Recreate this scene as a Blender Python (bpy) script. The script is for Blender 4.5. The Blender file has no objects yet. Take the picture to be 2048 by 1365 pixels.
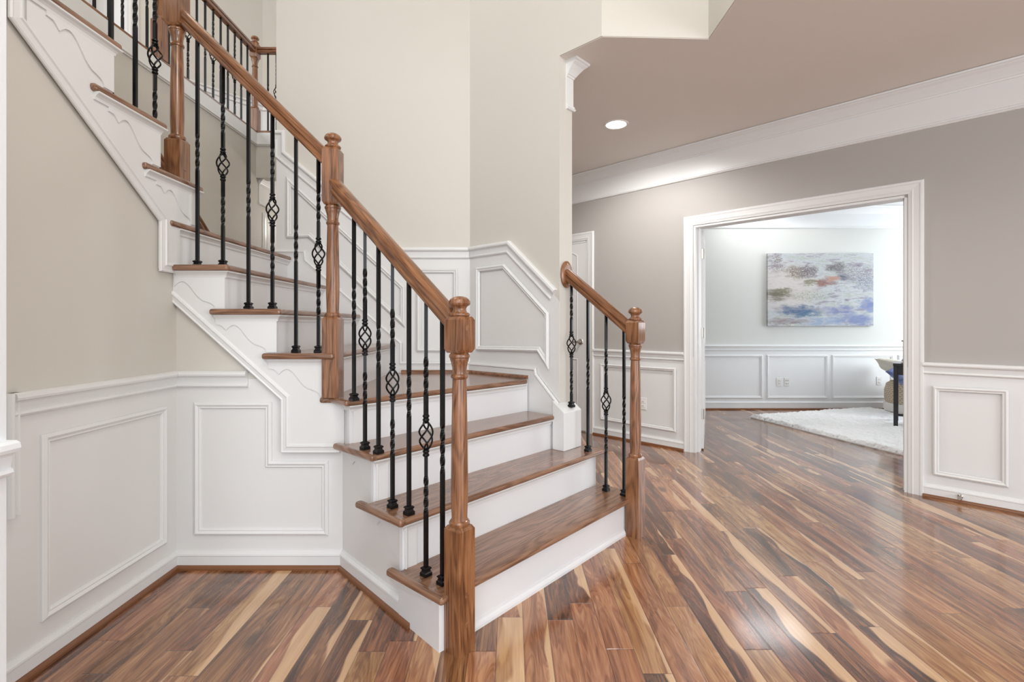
import bpy, bmesh, math, random
from mathutils import Vector, Matrix

random.seed(7)
C = bpy.context.scene.collection
V = Vector
R = math.radians
EYE = 1.14            # camera height
FPX = 1004.0          # focal length in pixels of the 2048 px wide frame
CX, HY = 1024.0, 650.5

# ------------------------------------------------------------------ camera
cam_data = bpy.data.cameras.new('camera')
cam_data.sensor_width = 36.0
cam_data.lens = FPX / 2048.0 * 36.0
cam_data.shift_y = (HY - 682.5) / 2048.0
cam_data.clip_start = 0.02
cam = bpy.data.objects.new('camera', cam_data)
C.objects.link(cam)
cam.location = (0, 0, EYE)
cam.rotation_euler = (R(90), 0, 0)
sc = bpy.context.scene
sc.camera = cam

# ------------------------------------------------------------------ world, light, exposure
world = bpy.data.worlds.new('world')
sc.world = world
world.use_nodes = True
bg = world.node_tree.nodes['Background']
bg.inputs[0].default_value = (0.93, 0.965, 1.0, 1)
bg.inputs[1].default_value = 1.7
sc.view_settings.view_transform = 'Standard'
sc.view_settings.look = 'None'
sc.view_settings.exposure = 0.0
sc.view_settings.gamma = 1.0
sc.view_settings.use_curve_mapping = False


def area(name, loc, target, sx, sy, power, col):
    d = bpy.data.lights.new(name, 'AREA')
    d.shape = 'RECTANGLE'
    d.size, d.size_y = sx, sy
    d.energy = power
    d.color = col
    o = bpy.data.objects.new(name, d)
    C.objects.link(o)
    o.location = loc
    o.rotation_euler = (V(target) - V(loc)).to_track_quat('-Z', 'Y').to_euler()
    return o


def spot(name, loc, target, power, size, blend, col=(1, .95, .88), radius=.05):
    d = bpy.data.lights.new(name, 'SPOT')
    d.energy = power
    d.spot_size = R(size)
    d.spot_blend = blend
    d.color = col
    d.shadow_soft_size = radius
    o = bpy.data.objects.new(name, d)
    C.objects.link(o)
    o.location = loc
    o.rotation_euler = (V(target) - V(loc)).to_track_quat('-Z', 'Y').to_euler()
    return o


# added unseen lights behind the camera; entrance door and window only assumed, not built
area('rear_low_fill', (-0.1, -2.6, 1.6), (-0.1, 3, 1.2), 1.7, 2.6, 44, (.84, .92, 1.0))
area('rear_high_fill', (-0.3, -2.4, 4.2), (-0.6, 3.4, 2.2), 1.9, 1.8, 40, (.97, .985, 1.0))
area('right_side_fill', (4.6, -2.6, 1.5), (-1.6, 2.2, 1.2), 2.6, 1.9, 98, (.97, .985, 1.0))  # added unseen fill from the right, brightens the left wall
# assumed study window on the right, inferred from its light, out of view
area('assumed_study_daylight', (6.6, 5.2, 1.6), (3.2, 5.6, 1.0), 1.8, 1.9, 86, (.86, .94, 1.0))
# added unseen light that brightens the upstairs hall walls
area('upper_hall_fill', (-4.6, 2.6, 4.4), (-2.6, 5.2, 3.6), 1.2, 1.4, 40, (.95, .98, 1.0))


def point_fill(name, loc, power, radius, col=(1, .95, .88)):
    d = bpy.data.lights.new(name, 'POINT')
    d.energy, d.shadow_soft_size, d.color = power, radius, col
    o = bpy.data.objects.new(name, d)
    C.objects.link(o)
    o.location = loc
    return o


point_fill('foyer_fill', (-.05, .30, 3.5), 62, .28)  # added fill light above the camera, no fixture; lifts the left wall
point_fill('stairwell_fill', (-2.0, 3.4, 5.0), 34, .15)  # added fill light for the dark stairwell wall, no fixture
point_fill('back_hall_fill', (-1.95, 5.9, 2.3), 14, .1)  # added fill light that keeps the enclosed back hall from going black


# ------------------------------------------------------------------ mesh builder
class MB:
    def __init__(self):
        self.v, self.f, self.m, self.s = [], [], [], []

    def add(self, vs, fs, mat=0, smooth=False):
        k = len(self.v)
        self.v += [V(p) for p in vs]
        for f in fs:
            self.f.append([i + k for i in f])
            self.m.append(mat)
            self.s.append(smooth)

    def box(self, x0, x1, y0, y1, z0, z1, mat=0, M=None):
        vs = [V((x, y, z)) for z in (z0, z1) for y in (y0, y1) for x in (x0, x1)]
        if M:
            vs = [M @ p for p in vs]
        self.add(vs, [(0, 2, 3, 1), (4, 5, 7, 6), (0, 1, 5, 4), (2, 6, 7, 3), (0, 4, 6, 2), (1, 3, 7, 5)], mat)

    def prism(self, pts, d, mat=0):
        pts = [V(p) for p in pts]
        d = V(d)
        n = len(pts)
        self.add(pts + [p + d for p in pts],
                 [tuple(range(n)), tuple(range(2 * n - 1, n - 1, -1))] +
                 [(i, (i + 1) % n, n + (i + 1) % n, n + i) for i in range(n)], mat)

    def lathe(self, prof, n=24, M=None, mat=0, smooth=True):
        vs, fs = [], []
        for r, z in prof:
            for k in range(n):
                a = 2 * math.pi * k / n
                vs.append(V((r * math.cos(a), r * math.sin(a), z)))
        for i in range(len(prof) - 1):
            for k in range(n):
                fs.append((i * n + k, i * n + (k + 1) % n, (i + 1) * n + (k + 1) % n, (i + 1) * n + k))
        fs.append(tuple(range(n - 1, -1, -1)))
        fs.append(tuple((len(prof) - 1) * n + k for k in range(n)))
        if M:
            vs = [M @ p for p in vs]
        self.add(vs, fs, mat, smooth)

    def sweep(self, path, nrm, prof, closed=False, side=1, mat=0, smooth=False):
        path = [V(p) for p in path]
        nrm = V(nrm).normalized()
        n = len(path)
        seg = [(path[(i + 1) % n] - path[i]).normalized() for i in range(n if closed else n - 1)]
        sd = [side * nrm.cross(d) for d in seg]
        vs, fs = [], []
        for i in range(n):
            if closed:
                a, b = sd[i - 1], sd[i]
            else:
                a, b = sd[max(i - 1, 0)], sd[min(i, n - 2)]
            m = (a + b) / (1 + a.dot(b))
            for (x, y) in prof:
                vs.append(path[i] + m * x + nrm * y)
        k = len(prof)
        for i in range(n if closed else n - 1):
            j = (i + 1) % n
            for q in range(k):
                r = (q + 1) % k
                fs.append((i * k + q, i * k + r, j * k + r, j * k + q))
        if not closed:
            fs.append(tuple(range(k)))
            fs.append(tuple((n - 1) * k + q for q in range(k - 1, -1, -1)))
        self.add(vs, fs, mat, smooth)

    def tube(self, pts, r, n=8, mat=0):
        pts = [V(p) for p in pts]
        vs, fs = [], []
        prev = None
        for i, p in enumerate(pts):
            t = (pts[min(i + 1, len(pts) - 1)] - pts[max(i - 1, 0)]).normalized()
            if prev is None:
                u = t.orthogonal().normalized()
            else:
                u = (prev - t * prev.dot(t)).normalized()
            prev = u
            w = t.cross(u)
            for k in range(n):
                a = 2 * math.pi * k / n
                vs.append(p + (u * math.cos(a) + w * math.sin(a)) * r)
        for i in range(len(pts) - 1):
            for k in range(n):
                fs.append((i * n + k, i * n + (k + 1) % n, (i + 1) * n + (k + 1) % n, (i + 1) * n + k))
        fs.append(tuple(range(n - 1, -1, -1)))
        fs.append(tuple((len(pts) - 1) * n + k for k in range(n)))
        self.add(vs, fs, mat, True)


WM = {}      # world matrix of everything built


def build(name, mb, mats, parent=None, M=None, bevel=0, seg=2, angle=35):
    """link the collected shapes as ONE mesh object; vertices are in world space, M is its own frame"""
    M = M or (WM[parent.name].copy() if parent else Matrix())
    inv = M.inverted()
    me = bpy.data.meshes.new(name)
    me.from_pydata([tuple(inv @ p) for p in mb.v], [], mb.f)
    for p, mi, s in zip(me.polygons, mb.m, mb.s):
        p.material_index = mi
        p.use_smooth = s
    bm = bmesh.new()
    bm.from_mesh(me)
    bmesh.ops.recalc_face_normals(bm, faces=bm.faces)
    bm.to_mesh(me)
    bm.free()
    if any(mb.s):
        me.set_sharp_from_angle(angle=R(angle))
    for m in (mats if isinstance(mats, (list, tuple)) else [mats]):
        me.materials.append(m)
    o = bpy.data.objects.new(name, me)
    C.objects.link(o)
    WM[o.name] = M
    if parent:
        o.parent = parent
        o.matrix_local = WM[parent.name].inverted() @ M
    else:
        o.matrix_local = M
    if bevel:
        b = o.modifiers.new('bevel', 'BEVEL')
        b.width = bevel
        b.segments = seg
        b.limit_method = 'ANGLE'
        b.angle_limit = R(40)
        b.harden_normals = False
    return o


def empty(name, loc, rz=0):
    o = bpy.data.objects.new(name, None)
    C.objects.link(o)
    M = Matrix.Translation(V(loc)) @ Matrix.Rotation(rz, 4, 'Z')
    o.matrix_local = M
    o.empty_display_size = .1
    WM[o.name] = M
    return o


def tag(o, label=None, cat=None, group=None, kind=None):
    if label: o['label'] = label
    if cat: o['category'] = cat
    if group: o['group'] = group
    if kind: o['kind'] = kind
    return o


def struct(name, mb, mats, M=None, bevel=0, seg=2, label=None, cat=None):
    return tag(build(name, mb, mats, None, M, bevel, seg), label, cat, None, 'structure')


# ------------------------------------------------------------------ materials
def new_mat(name):
    m = bpy.data.materials.new(name)
    m.use_nodes = True
    nt = m.node_tree
    return m, nt, nt.nodes['Principled BSDF']


def N(nt, typ, **kw):
    n = nt.nodes.new(typ)
    for k, v in kw.items():
        setattr(n, k, v)
    return n


def math_node(nt, op, a, b=None, c=None):
    n = nt.nodes.new('ShaderNodeMath')
    n.operation = op
    for i, x in enumerate((a, b, c)):
        if x is None: continue
        if isinstance(x, (int, float)):
            n.inputs[i].default_value = x
        else:
            nt.links.new(x, n.inputs[i])
    return n.outputs[0]


def ramp(nt, fac, stops):
    r = nt.nodes.new('ShaderNodeValToRGB')
    el = r.color_ramp.elements
    while len(el) < len(stops):
        el.new(0.5)
    for e, (p, c) in zip(el, stops):
        e.position = p
        e.color = (*c, 1)
    nt.links.new(fac, r.inputs[0])
    return r.outputs[0]


def mix(nt, fac, a, b, mode='MIX'):
    n = nt.nodes.new('ShaderNodeMix')
    n.data_type = 'RGBA'
    n.blend_type = mode
    for sock, x in ((n.inputs[0], fac), (n.inputs[6], a), (n.inputs[7], b)):
        if isinstance(x, (int, float)):
            sock.default_value = x
        elif isinstance(x, tuple):
            sock.default_value = (*x, 1)
        else:
            nt.links.new(x, sock)
    return n.outputs[2]


def comb(nt, x, y, z):
    n = nt.nodes.new('ShaderNodeCombineXYZ')
    for i, q in enumerate((x, y, z)):
        if isinstance(q, (int, float)):
            n.inputs[i].default_value = q
        else:
            nt.links.new(q, n.inputs[i])
    return n.outputs[0]


def noise(nt, vec, scale=1, detail=3, rough=.55, dist=0):
    n = nt.nodes.new('ShaderNodeTexNoise')
    n.inputs['Scale'].default_value = scale
    n.inputs['Detail'].default_value = detail
    n.inputs['Roughness'].default_value = rough
    n.inputs['Distortion'].default_value = dist
    if vec is not None:
        nt.links.new(vec, n.inputs['Vector'])
    return n.outputs['Fac']


def paint(name, col, rough=.5, bump=.02, scale=350):
    m, nt, b = new_mat(name)
    tc = N(nt, 'ShaderNodeTexCoord')
    f = noise(nt, tc.outputs['Object'], 1.3, 2)
    c = mix(nt, f, tuple(x * .985 for x in col), tuple(min(1, x * 1.015) for x in col))
    nt.links.new(c, b.inputs['Base Color'])
    b.inputs['Roughness'].default_value = rough
    if bump:
        bp = N(nt, 'ShaderNodeBump')
        bp.inputs['Strength'].default_value = bump
        bp.inputs['Distance'].default_value = .002
        nt.links.new(noise(nt, tc.outputs['Object'], scale, 2), bp.inputs['Height'])
        nt.links.new(bp.outputs[0], b.inputs['Normal'])
    return m


def simple(name, col, rough=.4, metal=0.0, spec=None):
    m, nt, b = new_mat(name)
    tc = N(nt, 'ShaderNodeTexCoord')
    f = noise(nt, tc.outputs['Object'], 30, 2)
    c = mix(nt, f, tuple(x * .93 for x in col), tuple(min(1, x * 1.07) for x in col))
    nt.links.new(c, b.inputs['Base Color'])
    b.inputs['Roughness'].default_value = rough
    b.inputs['Metallic'].default_value = metal
    if spec is not None:
        b.inputs['Specular IOR Level'].default_value = spec
    return m


def oak(name, axis, dark, mid, light, rough=.3):
    """stained oak; grain runs along the object's own axis"""
    m, nt, b = new_mat(name)
    tc = N(nt, 'ShaderNodeTexCoord')
    sp = N(nt, 'ShaderNodeSeparateXYZ')
    nt.links.new(tc.outputs['Object'], sp.inputs[0])
    ax = [sp.outputs[0], sp.outputs[1], sp.outputs[2]]
    oi = N(nt, 'ShaderNodeObjectInfo')
    g = ax.pop(axis)
    off = math_node(nt, 'MULTIPLY', oi.outputs['Random'], 17.0)
    g2 = math_node(nt, 'ADD', g, off)
    # cathedral figure
    lowv = comb(nt, math_node(nt, 'MULTIPLY', ax[0], 11.0), math_node(nt, 'MULTIPLY', ax[1], 11.0), math_node(nt, 'MULTIPLY', g2, 1.5))
    fig = noise(nt, lowv, 1.0, 2, .5, .6)
    rings = math_node(nt, 'ADD', math_node(nt, 'MULTIPLY', math_node(nt, 'SINE', math_node(nt, 'MULTIPLY', fig, 46.0)), .5), .5)
    finev = comb(nt, math_node(nt, 'MULTIPLY', ax[0], 330.0), math_node(nt, 'MULTIPLY', ax[1], 330.0), math_node(nt, 'MULTIPLY', g2, 9.0))
    fine = noise(nt, finev, 1.0, 3, .6)
    fac = math_node(nt, 'ADD', math_node(nt, 'MULTIPLY', rings, .20), math_node(nt, 'MULTIPLY', fine, .80))
    c = ramp(nt, fac, [(.29, dark), (.46, mid), (.70, light)])
    nt.links.new(c, b.inputs['Base Color'])
    b.inputs['Roughness'].default_value = rough
    b.inputs['Coat Weight'].default_value = .5
    b.inputs['Coat Roughness'].default_value = .16
    bp = N(nt, 'ShaderNodeBump')
    bp.inputs['Strength'].default_value = .12
    bp.inputs['Distance'].default_value = .0008
    nt.links.new(fac, bp.inputs['Height'])
    nt.links.new(bp.outputs[0], b.inputs['Normal'])
    return m


def floor_material():
    m, nt, b = new_mat('acacia_planks')
    geo = N(nt, 'ShaderNodeTexCoord')
    sp = N(nt, 'ShaderNodeSeparateXYZ')
    nt.links.new(geo.outputs['Object'], sp.inputs[0])
    X, Y = sp.outputs[0], sp.outputs[1]
    W, L = .0965, .92
    px = math_node(nt, 'DIVIDE', math_node(nt, 'ADD', X, 20.03), W)
    row = math_node(nt, 'FLOOR', px)
    fx = math_node(nt, 'FRACT', px)
    wn = N(nt, 'ShaderNodeTexWhiteNoise', noise_dimensions='1D')
    nt.links.new(row, wn.inputs['W'])
    rr = wn.outputs['Value']
    py = math_node(nt, 'ADD', math_node(nt, 'DIVIDE', Y, L), math_node(nt, 'MULTIPLY', rr, 23.7))
    col = math_node(nt, 'FLOOR', py)
    fy = math_node(nt, 'FRACT', py)
    w2 = N(nt, 'ShaderNodeTexWhiteNoise', noise_dimensions='2D')
    nt.links.new(comb(nt, row, col, 0.0), w2.inputs['Vector'])
    idv = w2.outputs['Value']
    sc_ = N(nt, 'ShaderNodeSeparateColor')
    nt.links.new(w2.outputs['Color'], sc_.inputs[0])
    r1, r2, r3 = sc_.outputs
    z = math_node(nt, 'MULTIPLY', idv, 91.0)
    # wandering figure, stretched along the plank
    fig = noise(nt, comb(nt, math_node(nt, 'MULTIPLY', X, 14.0), math_node(nt, 'MULTIPLY', Y, 1.5), z), 1.0, 2.5, .55, 1.5)
    streak = noise(nt, comb(nt, math_node(nt, 'MULTIPLY', X, 62.0), math_node(nt, 'MULTIPLY', Y, 2.6), z), 1.0, 4, .62, .9)
    rings = math_node(nt, 'ADD', math_node(nt, 'MULTIPLY', math_node(nt, 'SINE', math_node(nt, 'MULTIPLY', fig, 58.0)), .5), .5)
    fine = noise(nt, comb(nt, math_node(nt, 'MULTIPLY', X, 240.0), math_node(nt, 'MULTIPLY', Y, 6.0), z), 1.0, 3, .6, .3)
    f1 = math_node(nt, 'ADD', math_node(nt, 'MULTIPLY', fig, .52), math_node(nt, 'MULTIPLY', streak, .36))
    f1 = math_node(nt, 'ADD', f1, math_node(nt, 'MULTIPLY', fine, .12))
    f1 = math_node(nt, 'ADD', f1, math_node(nt, 'MULTIPLY', math_node(nt, 'SUBTRACT', rings, .5), .075))
    f1 = math_node(nt, 'ADD', f1, math_node(nt, 'MULTIPLY', math_node(nt, 'SUBTRACT', r1, .5), .22))
    c = ramp(nt, f1, [(.31, (.050, .019, .009)), (.41, (.135, .053, .026)), (.50, (.245, .106, .052)), (.59, (.365, .185, .098)), (.70, (.51, .30, .165))])
    red = mix(nt, 1.0, c, (1.05, .86, .80), 'MULTIPLY')
    gold = mix(nt, 1.0, c, (1.02, 1.05, .82), 'MULTIPLY')
    c = mix(nt, r3, red, gold)
    # pale sapwood streaks on some planks
    wob = noise(nt, comb(nt, math_node(nt, 'MULTIPLY', X, 5.0), math_node(nt, 'MULTIPLY', Y, 1.9), math_node(nt, 'ADD', z, 40.0)), 1.0, 2, .5, .4)
    edge = math_node(nt, 'ADD', fx, math_node(nt, 'MULTIPLY', math_node(nt, 'SUBTRACT', wob, .5), 2.0))
    thr = N(nt, 'ShaderNodeMapRange')
    thr.inputs['From Min'].default_value = 0
    thr.inputs['From Max'].default_value = 1
    thr.inputs['To Min'].default_value = .50
    thr.inputs['To Max'].default_value = 1.9
    nt.links.new(r2, thr.inputs['Value'])
    sap = N(nt, 'ShaderNodeMapRange', interpolation_type='SMOOTHSTEP')
    sap.inputs['From Min'].default_value = 0
    sap.inputs['From Max'].default_value = .10
    nt.links.new(math_node(nt, 'SUBTRACT', edge, thr.outputs[0]), sap.inputs['Value'])
    sapc = mix(nt, streak, (.46, .265, .13), (.80, .53, .31))
    c = mix(nt, math_node(nt, 'MULTIPLY', sap.outputs[0], .92), c, sapc)
    # knots
    vo = N(nt, 'ShaderNodeTexVoronoi')
    vo.inputs['Scale'].default_value = 1.0
    nt.links.new(comb(nt, math_node(nt, 'MULTIPLY', X, 4.2), math_node(nt, 'MULTIPLY', Y, 1.9), z), vo.inputs['Vector'])
    kn = N(nt, 'ShaderNodeMapRange', interpolation_type='SMOOTHSTEP')
    kn.inputs['From Min'].default_value = .17
    kn.inputs['From Max'].default_value = .04
    nt.links.new(vo.outputs['Distance'], kn.inputs['Value'])
    c = mix(nt, math_node(nt, 'MULTIPLY', kn.outputs[0], .8), c, (.045, .018, .009))
    # joints
    dx = math_node(nt, 'MULTIPLY', math_node(nt, 'MINIMUM', fx, math_node(nt, 'SUBTRACT', 1.0, fx)), W)
    dy = math_node(nt, 'MULTIPLY', math_node(nt, 'MINIMUM', fy, math_node(nt, 'SUBTRACT', 1.0, fy)), L)
    dd = math_node(nt, 'MINIMUM', dx, dy)
    jt = N(nt, 'ShaderNodeMapRange')
    jt.inputs['From Min'].default_value = .0004
    jt.inputs['From Max'].default_value = .0018
    nt.links.new(dd, jt.inputs['Value'])
    c = mix(nt, jt.outputs[0], mix(nt, 1.0, c, (.35, .3, .28), 'MULTIPLY'), c)
    nt.links.new(c, b.inputs['Base Color'])
    rg = N(nt, 'ShaderNodeMapRange')
    rg.inputs['To Min'].default_value = .15
    rg.inputs['To Max'].default_value = .30
    nt.links.new(fig, rg.inputs['Value'])
    nt.links.new(rg.outputs[0], b.inputs['Roughness'])
    b.inputs['Specular IOR Level'].default_value = .6
    b.inputs['Coat Weight'].default_value = .65
    b.inputs['Coat Roughness'].default_value = .11
    bp = N(nt, 'ShaderNodeBump')
    bp.inputs['Strength'].default_value = .5
    bp.inputs['Distance'].default_value = .0015
    jb = N(nt, 'ShaderNodeMapRange')
    jb.inputs['From Min'].default_value = 0
    jb.inputs['From Max'].default_value = .005
    nt.links.new(dd, jb.inputs['Value'])
    wav = noise(nt, comb(nt, math_node(nt, 'MULTIPLY', X, 9.0), math_node(nt, 'MULTIPLY', Y, 2.0), z), 1, 2)
    nt.links.new(math_node(nt, 'ADD', jb.outputs[0], math_node(nt, 'MULTIPLY', wav, .35)), bp.inputs['Height'])
    nt.links.new(bp.outputs[0], b.inputs['Normal'])
    return m


M_WHITE = paint('white_trim_paint', (.765, .765, .76), .33, .0)
M_RISER = paint('white_riser_paint', (.755, .755, .765), .3, .0)
M_WAINS = paint('wainscot_paint', (.755, .748, .738), .42, .0)
M_GREIGE = paint('greige_wall_paint', (.63, .60, .545), .6, .03)
M_HALLSHADE = paint('hall_wall_shaded_greige', (.425, .402, .378), .6, .03)  # darker greige: the dimmer hall light is put into the colour
M_CREAM = paint('cream_upper_wall_paint', (.63, .60, .54), .6, .03)
M_CEIL = paint('ceiling_paint', (.79, .745, .70), .7, .02)
M_STUDY = paint('study_wall_paint', (.70, .715, .69), .6, .02)
M_STUDYTRIM = paint('study_trim_paint', (.86, .875, .885), .35, .0)
M_NEAR = paint('near_wall_paint', (.80, .82, .845), .7, .25, 160)
OAKC = ((.070, .022, .007), (.205, .080, .030), (.33, .150, .066))
M_OAKX = oak('stained_oak_lengthwise', 0, *OAKC)
M_OAKZ = oak('stained_oak_upright', 2, *OAKC)
M_TREAD = oak('stained_oak_tread', 0, (.10, .044, .024), (.225, .110, .062), (.32, .175, .107), .2)
M_IRON = simple('black_wrought_iron', (.0035, .0035, .0045), .26, 0, .3)
M_FLOOR = floor_material()
M_SHOE = simple('stained_shoe_moulding', (.20, .080, .032), .3)
M_NICKEL = simple('satin_nickel', (.50, .47, .43), .36, 1.0)
M_PLASTIC = simple('white_plastic', (.82, .82, .80), .35)
M_SLOT = simple('outlet_slot', (.08, .08, .08), .5)
M_BLACKWOOD = simple('black_lacquer', (.014, .014, .017), .22)


def emission(name, col, strength):
    m, nt, b = new_mat(name)
    b.inputs['Base Color'].default_value = (*col, 1)
    b.inputs['Emission Color'].default_value = (*col, 1)
    b.inputs['Emission Strength'].default_value = strength
    return m


M_LAMP = emission('lamp_lens', (1, .97, .92), 14)

# ------------------------------------------------------------------ moulding profiles  (a across the face, b out from the wall)
CHAIR = [(0, 0), (0, .022), (.005, .031), (.016, .033), (.024, .030), (.028, .018), (.034, .014), (.052, .011), (.060, .010),
         (.063, .015), (.070, .017), (.076, .013), (.080, .004), (.080, 0)]
PANEL = [(0, 0), (0, .008), (.005, .013), (.011, .017), (.017, .013), (.021, .010), (.026, .011), (.031, .005), (.033, 0)]
BASE = [(0, 0), (.015, 0), (.015, .060), (.018, .063), (.017, .070), (.012, .076), (.007, .080), (.005, .086), (0, .086)]
SHOE = [(.013, 0), (.028, 0), (.0275, .008), (.025, .014), (.020, .0185), (.013, .020)]
CASING = [(0, 0), (0, .012), (.006, .020), (.018, .020), (.026, .016), (.055, .013), (.062, .015), (.070, .011), (.085, .008), (.085, 0)]
CROWN = [(0, -.295), (.012, -.293), (.018, -.284), (.012, -.276), (.012, -.266), (.006, -.262), (.006, -.100), (.010, -.098), (.013, -.088),
         (.018, -.084), (.022, -.076), (.034, -.058), (.052, -.034), (.066, -.022), (.070, -.016), (.078, -.012), (.080, 0), (0, 0)]
RAKE = [(0, 0), (0, .008), (.006, .014), (.014, .016), (.018, .011), (.034, .008), (.040, .011), (.045, .007), (.045, 0)]

# ------------------------------------------------------------------ setting: floor, walls, ceilings
CEIL = 2.743
TOPZ = 5.6
fl = MB()
fl.prism([(-6, -3.2, -.06), (9, -3.2, -.06), (9, 8, -.06), (-6, 8, -.06)], (0, 0, .06))
struct('floor', fl, M_FLOOR)

LX, FY, AY = -1.575, 2.355, 3.535
D0, D1 = V((-.795, 2.355, 0)), V((-.242, 1.755, 0))
BE, BD = V((.282, 2.99, 0)), V((-.7274, .686, 0))           # end of the diagonal stair wall, its direction
BLEN = .794
BN = V((-.686, -.7274, 0))                                   # its normal, towards the stair
SA, SN = V((.663, .7486, 0)), V((-.7486, .663, 0))           # lower flight: along the risers / up the flight
SO = V((-.2438, 1.7168, 0))


def F(s, t, z=0.0):
    p = SO + SA * s + SN * t
    return V((p.x, p.y, z))


def Bp(w, z, out=0.0):
    p = BE + BD * w + BN * out
    return V((p.x, p.y, z))


def pxB(u, v, out=0.0):
    """point of the diagonal wall that the photograph shows at (u, v)"""
    r = (u - CX) / FPX
    e = BE + BN * out
    w = (e.x - e.y * r) / (-BD.x + BD.y * r)
    y = e.y + BD.y * w
    return Bp(w, EYE - y * (v - HY) / FPX, out)


def pxY(u, v, y):
    return V((y * (u - CX) / FPX, y, EYE - y * (v - HY) / FPX))


def pxX(u, v, x):
    y = x * FPX / (u - CX)
    return V((x, y, EYE - y * (v - HY) / FPX))


WS = 6.105                                                    # hall wall: X + Y = WS
WN = V((-.70711, -.70711, 0))


def H(x, z, out=0.0):
    return V((x, WS - x, z)) + WN * out


def pxH(u, v, out=0.0):
    r = (u - CX) / FPX
    y = (WS - out * 1.41421) / (1 + r)
    return V((y * r, y, EYE - y * (v - HY) / FPX))


# left wall under the upper flight
RAIL = .9265
w = MB()
w.prism([(LX, .75, 0), (LX, FY, 0), (LX, FY, RAIL - .04), (LX, .75, RAIL - .04)], (-.12, 0, 0), 1)
w.prism([(LX, y, z) for y, z in [(.75, RAIL - .04), (FY, RAIL - .04), (FY, 1.45), (2.25, 1.45), (2.25, 1.60), (1.63, 2.08), (1.63, 2.60), (1.40, 2.78), (1.40, TOPZ), (.75, TOPZ)]], (-.12, 0, 0), 0)
struct('wall_left', w, [M_GREIGE, M_WAINS])

# wall facing us below the straight run
w = MB()
w.prism([(-1.695, FY, 0), (D0.x, FY, 0), (D0.x, FY, .775), (-.85, FY, .775), (-.85, FY, RAIL - .04), (-1.695, FY, RAIL - .04)], (0, .10, 0), 1)
w.prism([(-1.575, FY, RAIL - .04), (-.85, FY, RAIL - .04), (-1.0, FY, .97), (-1.10, FY, .98), (-1.2, FY, 1.18), (-1.34, FY, 1.18), (-1.4, FY, 1.38), (-1.575, FY, 1.38)], (0, .10, 0), 0)
struct('wall_front', w, [M_GREIGE, M_WAINS])

# side of the lower flight (stepped under the treads)
w = MB()
T = [(D1 + (D0 - D1) * k) for k in (0, .305, .583, .86, 1.0)]
dd_in = V((.735, .678, 0)) * .05
pts = []
TZ = {1: .200, 2: .403, 3: .605, 4: .805, 5: 1.010, 6: 1.214, 7: 1.417, 8: 1.620, 9: 1.828, 10: 2.037, 11: 2.247, 12: 2.456}
TH = .027
for i in range(4):
    z = TZ[i + 1] - TH
    pts += [T[i] + V((0, 0, z)), T[i + 1] + V((0, 0, z))]
w.prism([T[0], *pts, T[4]], dd_in)
struct('wall_stair_side', w, M_WAINS)

# tall back wall, its wainscot below the stepping chair rail
railA = [(-1.66, 2.505), (-1.588, 2.505), (-1.588, 2.357), (-.775, 1.685), (-.30, 1.685)]
w = MB()
w.prism([(x, AY, z - .04) for x, z in railA] + [(-.20, AY, railA[-1][1] - .04), (-.20, AY, 0), (-1.66, AY, 0)], (0, .12, 0), 1)
w.prism([(x, AY, z - .04) for x, z in railA] + [(-.20, AY, railA[-1][1] - .04), (-.20, AY, TOPZ), (-1.66, AY, TOPZ)], (0, .12, 0), 0)
w.box(-1.66, -1.54, AY + .12, 4.98, 0, TOPZ, 0)
struct('wall_back', w, [M_GREIGE, M_WAINS])

# diagonal wall beside the lower flight; above the ceiling line it runs on over the hall opening
bt = [pxB(930, 494.5), pxB(940, 494.5), pxB(1018.8, 481.6), pxB(1114, 583)]
bt = [p - V((0, 0, .04)) for p in bt[1:]]
zA = bt[0].z
back = -BN * .126
w = MB()
low = [Bp(BLEN, 0), Bp(BLEN, zA), bt[1], bt[2], Bp(0, bt[2].z - .02), Bp(0, 0)]
w.prism(low, -BN * .003, 1)
w.prism([p - BN * .003 for p in low], back + BN * .003, 0)
w.prism([Bp(BLEN, zA), bt[1], bt[2], Bp(0, bt[2].z - .02), Bp(0, CEIL + .003), Bp(-.297, CEIL + .003), Bp(-.297, TOPZ), Bp(BLEN, TOPZ)], back, 0)
struct('wall_diagonal', w, [M_GREIGE, M_WAINS])

# walls of the opening in the upper floor
G0 = Bp(-.297, CEIL)
w = MB()
w.prism([G0 + V((0, 0, .003)), V((1.10, 2.81, CEIL + .003)), V((1.10, 2.81, TOPZ)), V((G0.x, G0.y, TOPZ))], (0, .12, 0))
w.prism([V((1.10, 2.93, CEIL + .003)), V((1.10, -3.2, CEIL + .003)), V((1.10, -3.2, TOPZ)), V((1.10, 2.93, TOPZ))], (.12, 0, 0))
struct('wall_upper_right', w, M_CREAM)

# hall wall, running diagonally, with the wide opening and a narrow door
OX0, OX1, OTOP = 1.622, 2.690, 2.025
DX0, DX1, DTOP = .20, .795, 2.035
w = MB()
bk = -WN * .115
zr = .893


def hwall(x0, x1, z0, z1, m):
    w.prism([H(x0, z0), H(x1, z0), H(x1, z1), H(x0, z1)], bk, m)


for x0, x1 in ((-.9, DX0), (DX1, OX0), (OX1, 9.2)):
    hwall(x0, x1, 0, zr - .04, 1)
    hwall(x0, x1, zr - .04, CEIL, 0)
hwall(DX0, DX1, DTOP, CEIL, 0)
hwall(OX0, OX1, OTOP, CEIL, 0)
struct('wall_right', w, [M_HALLSHADE, M_WHITE])

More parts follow.
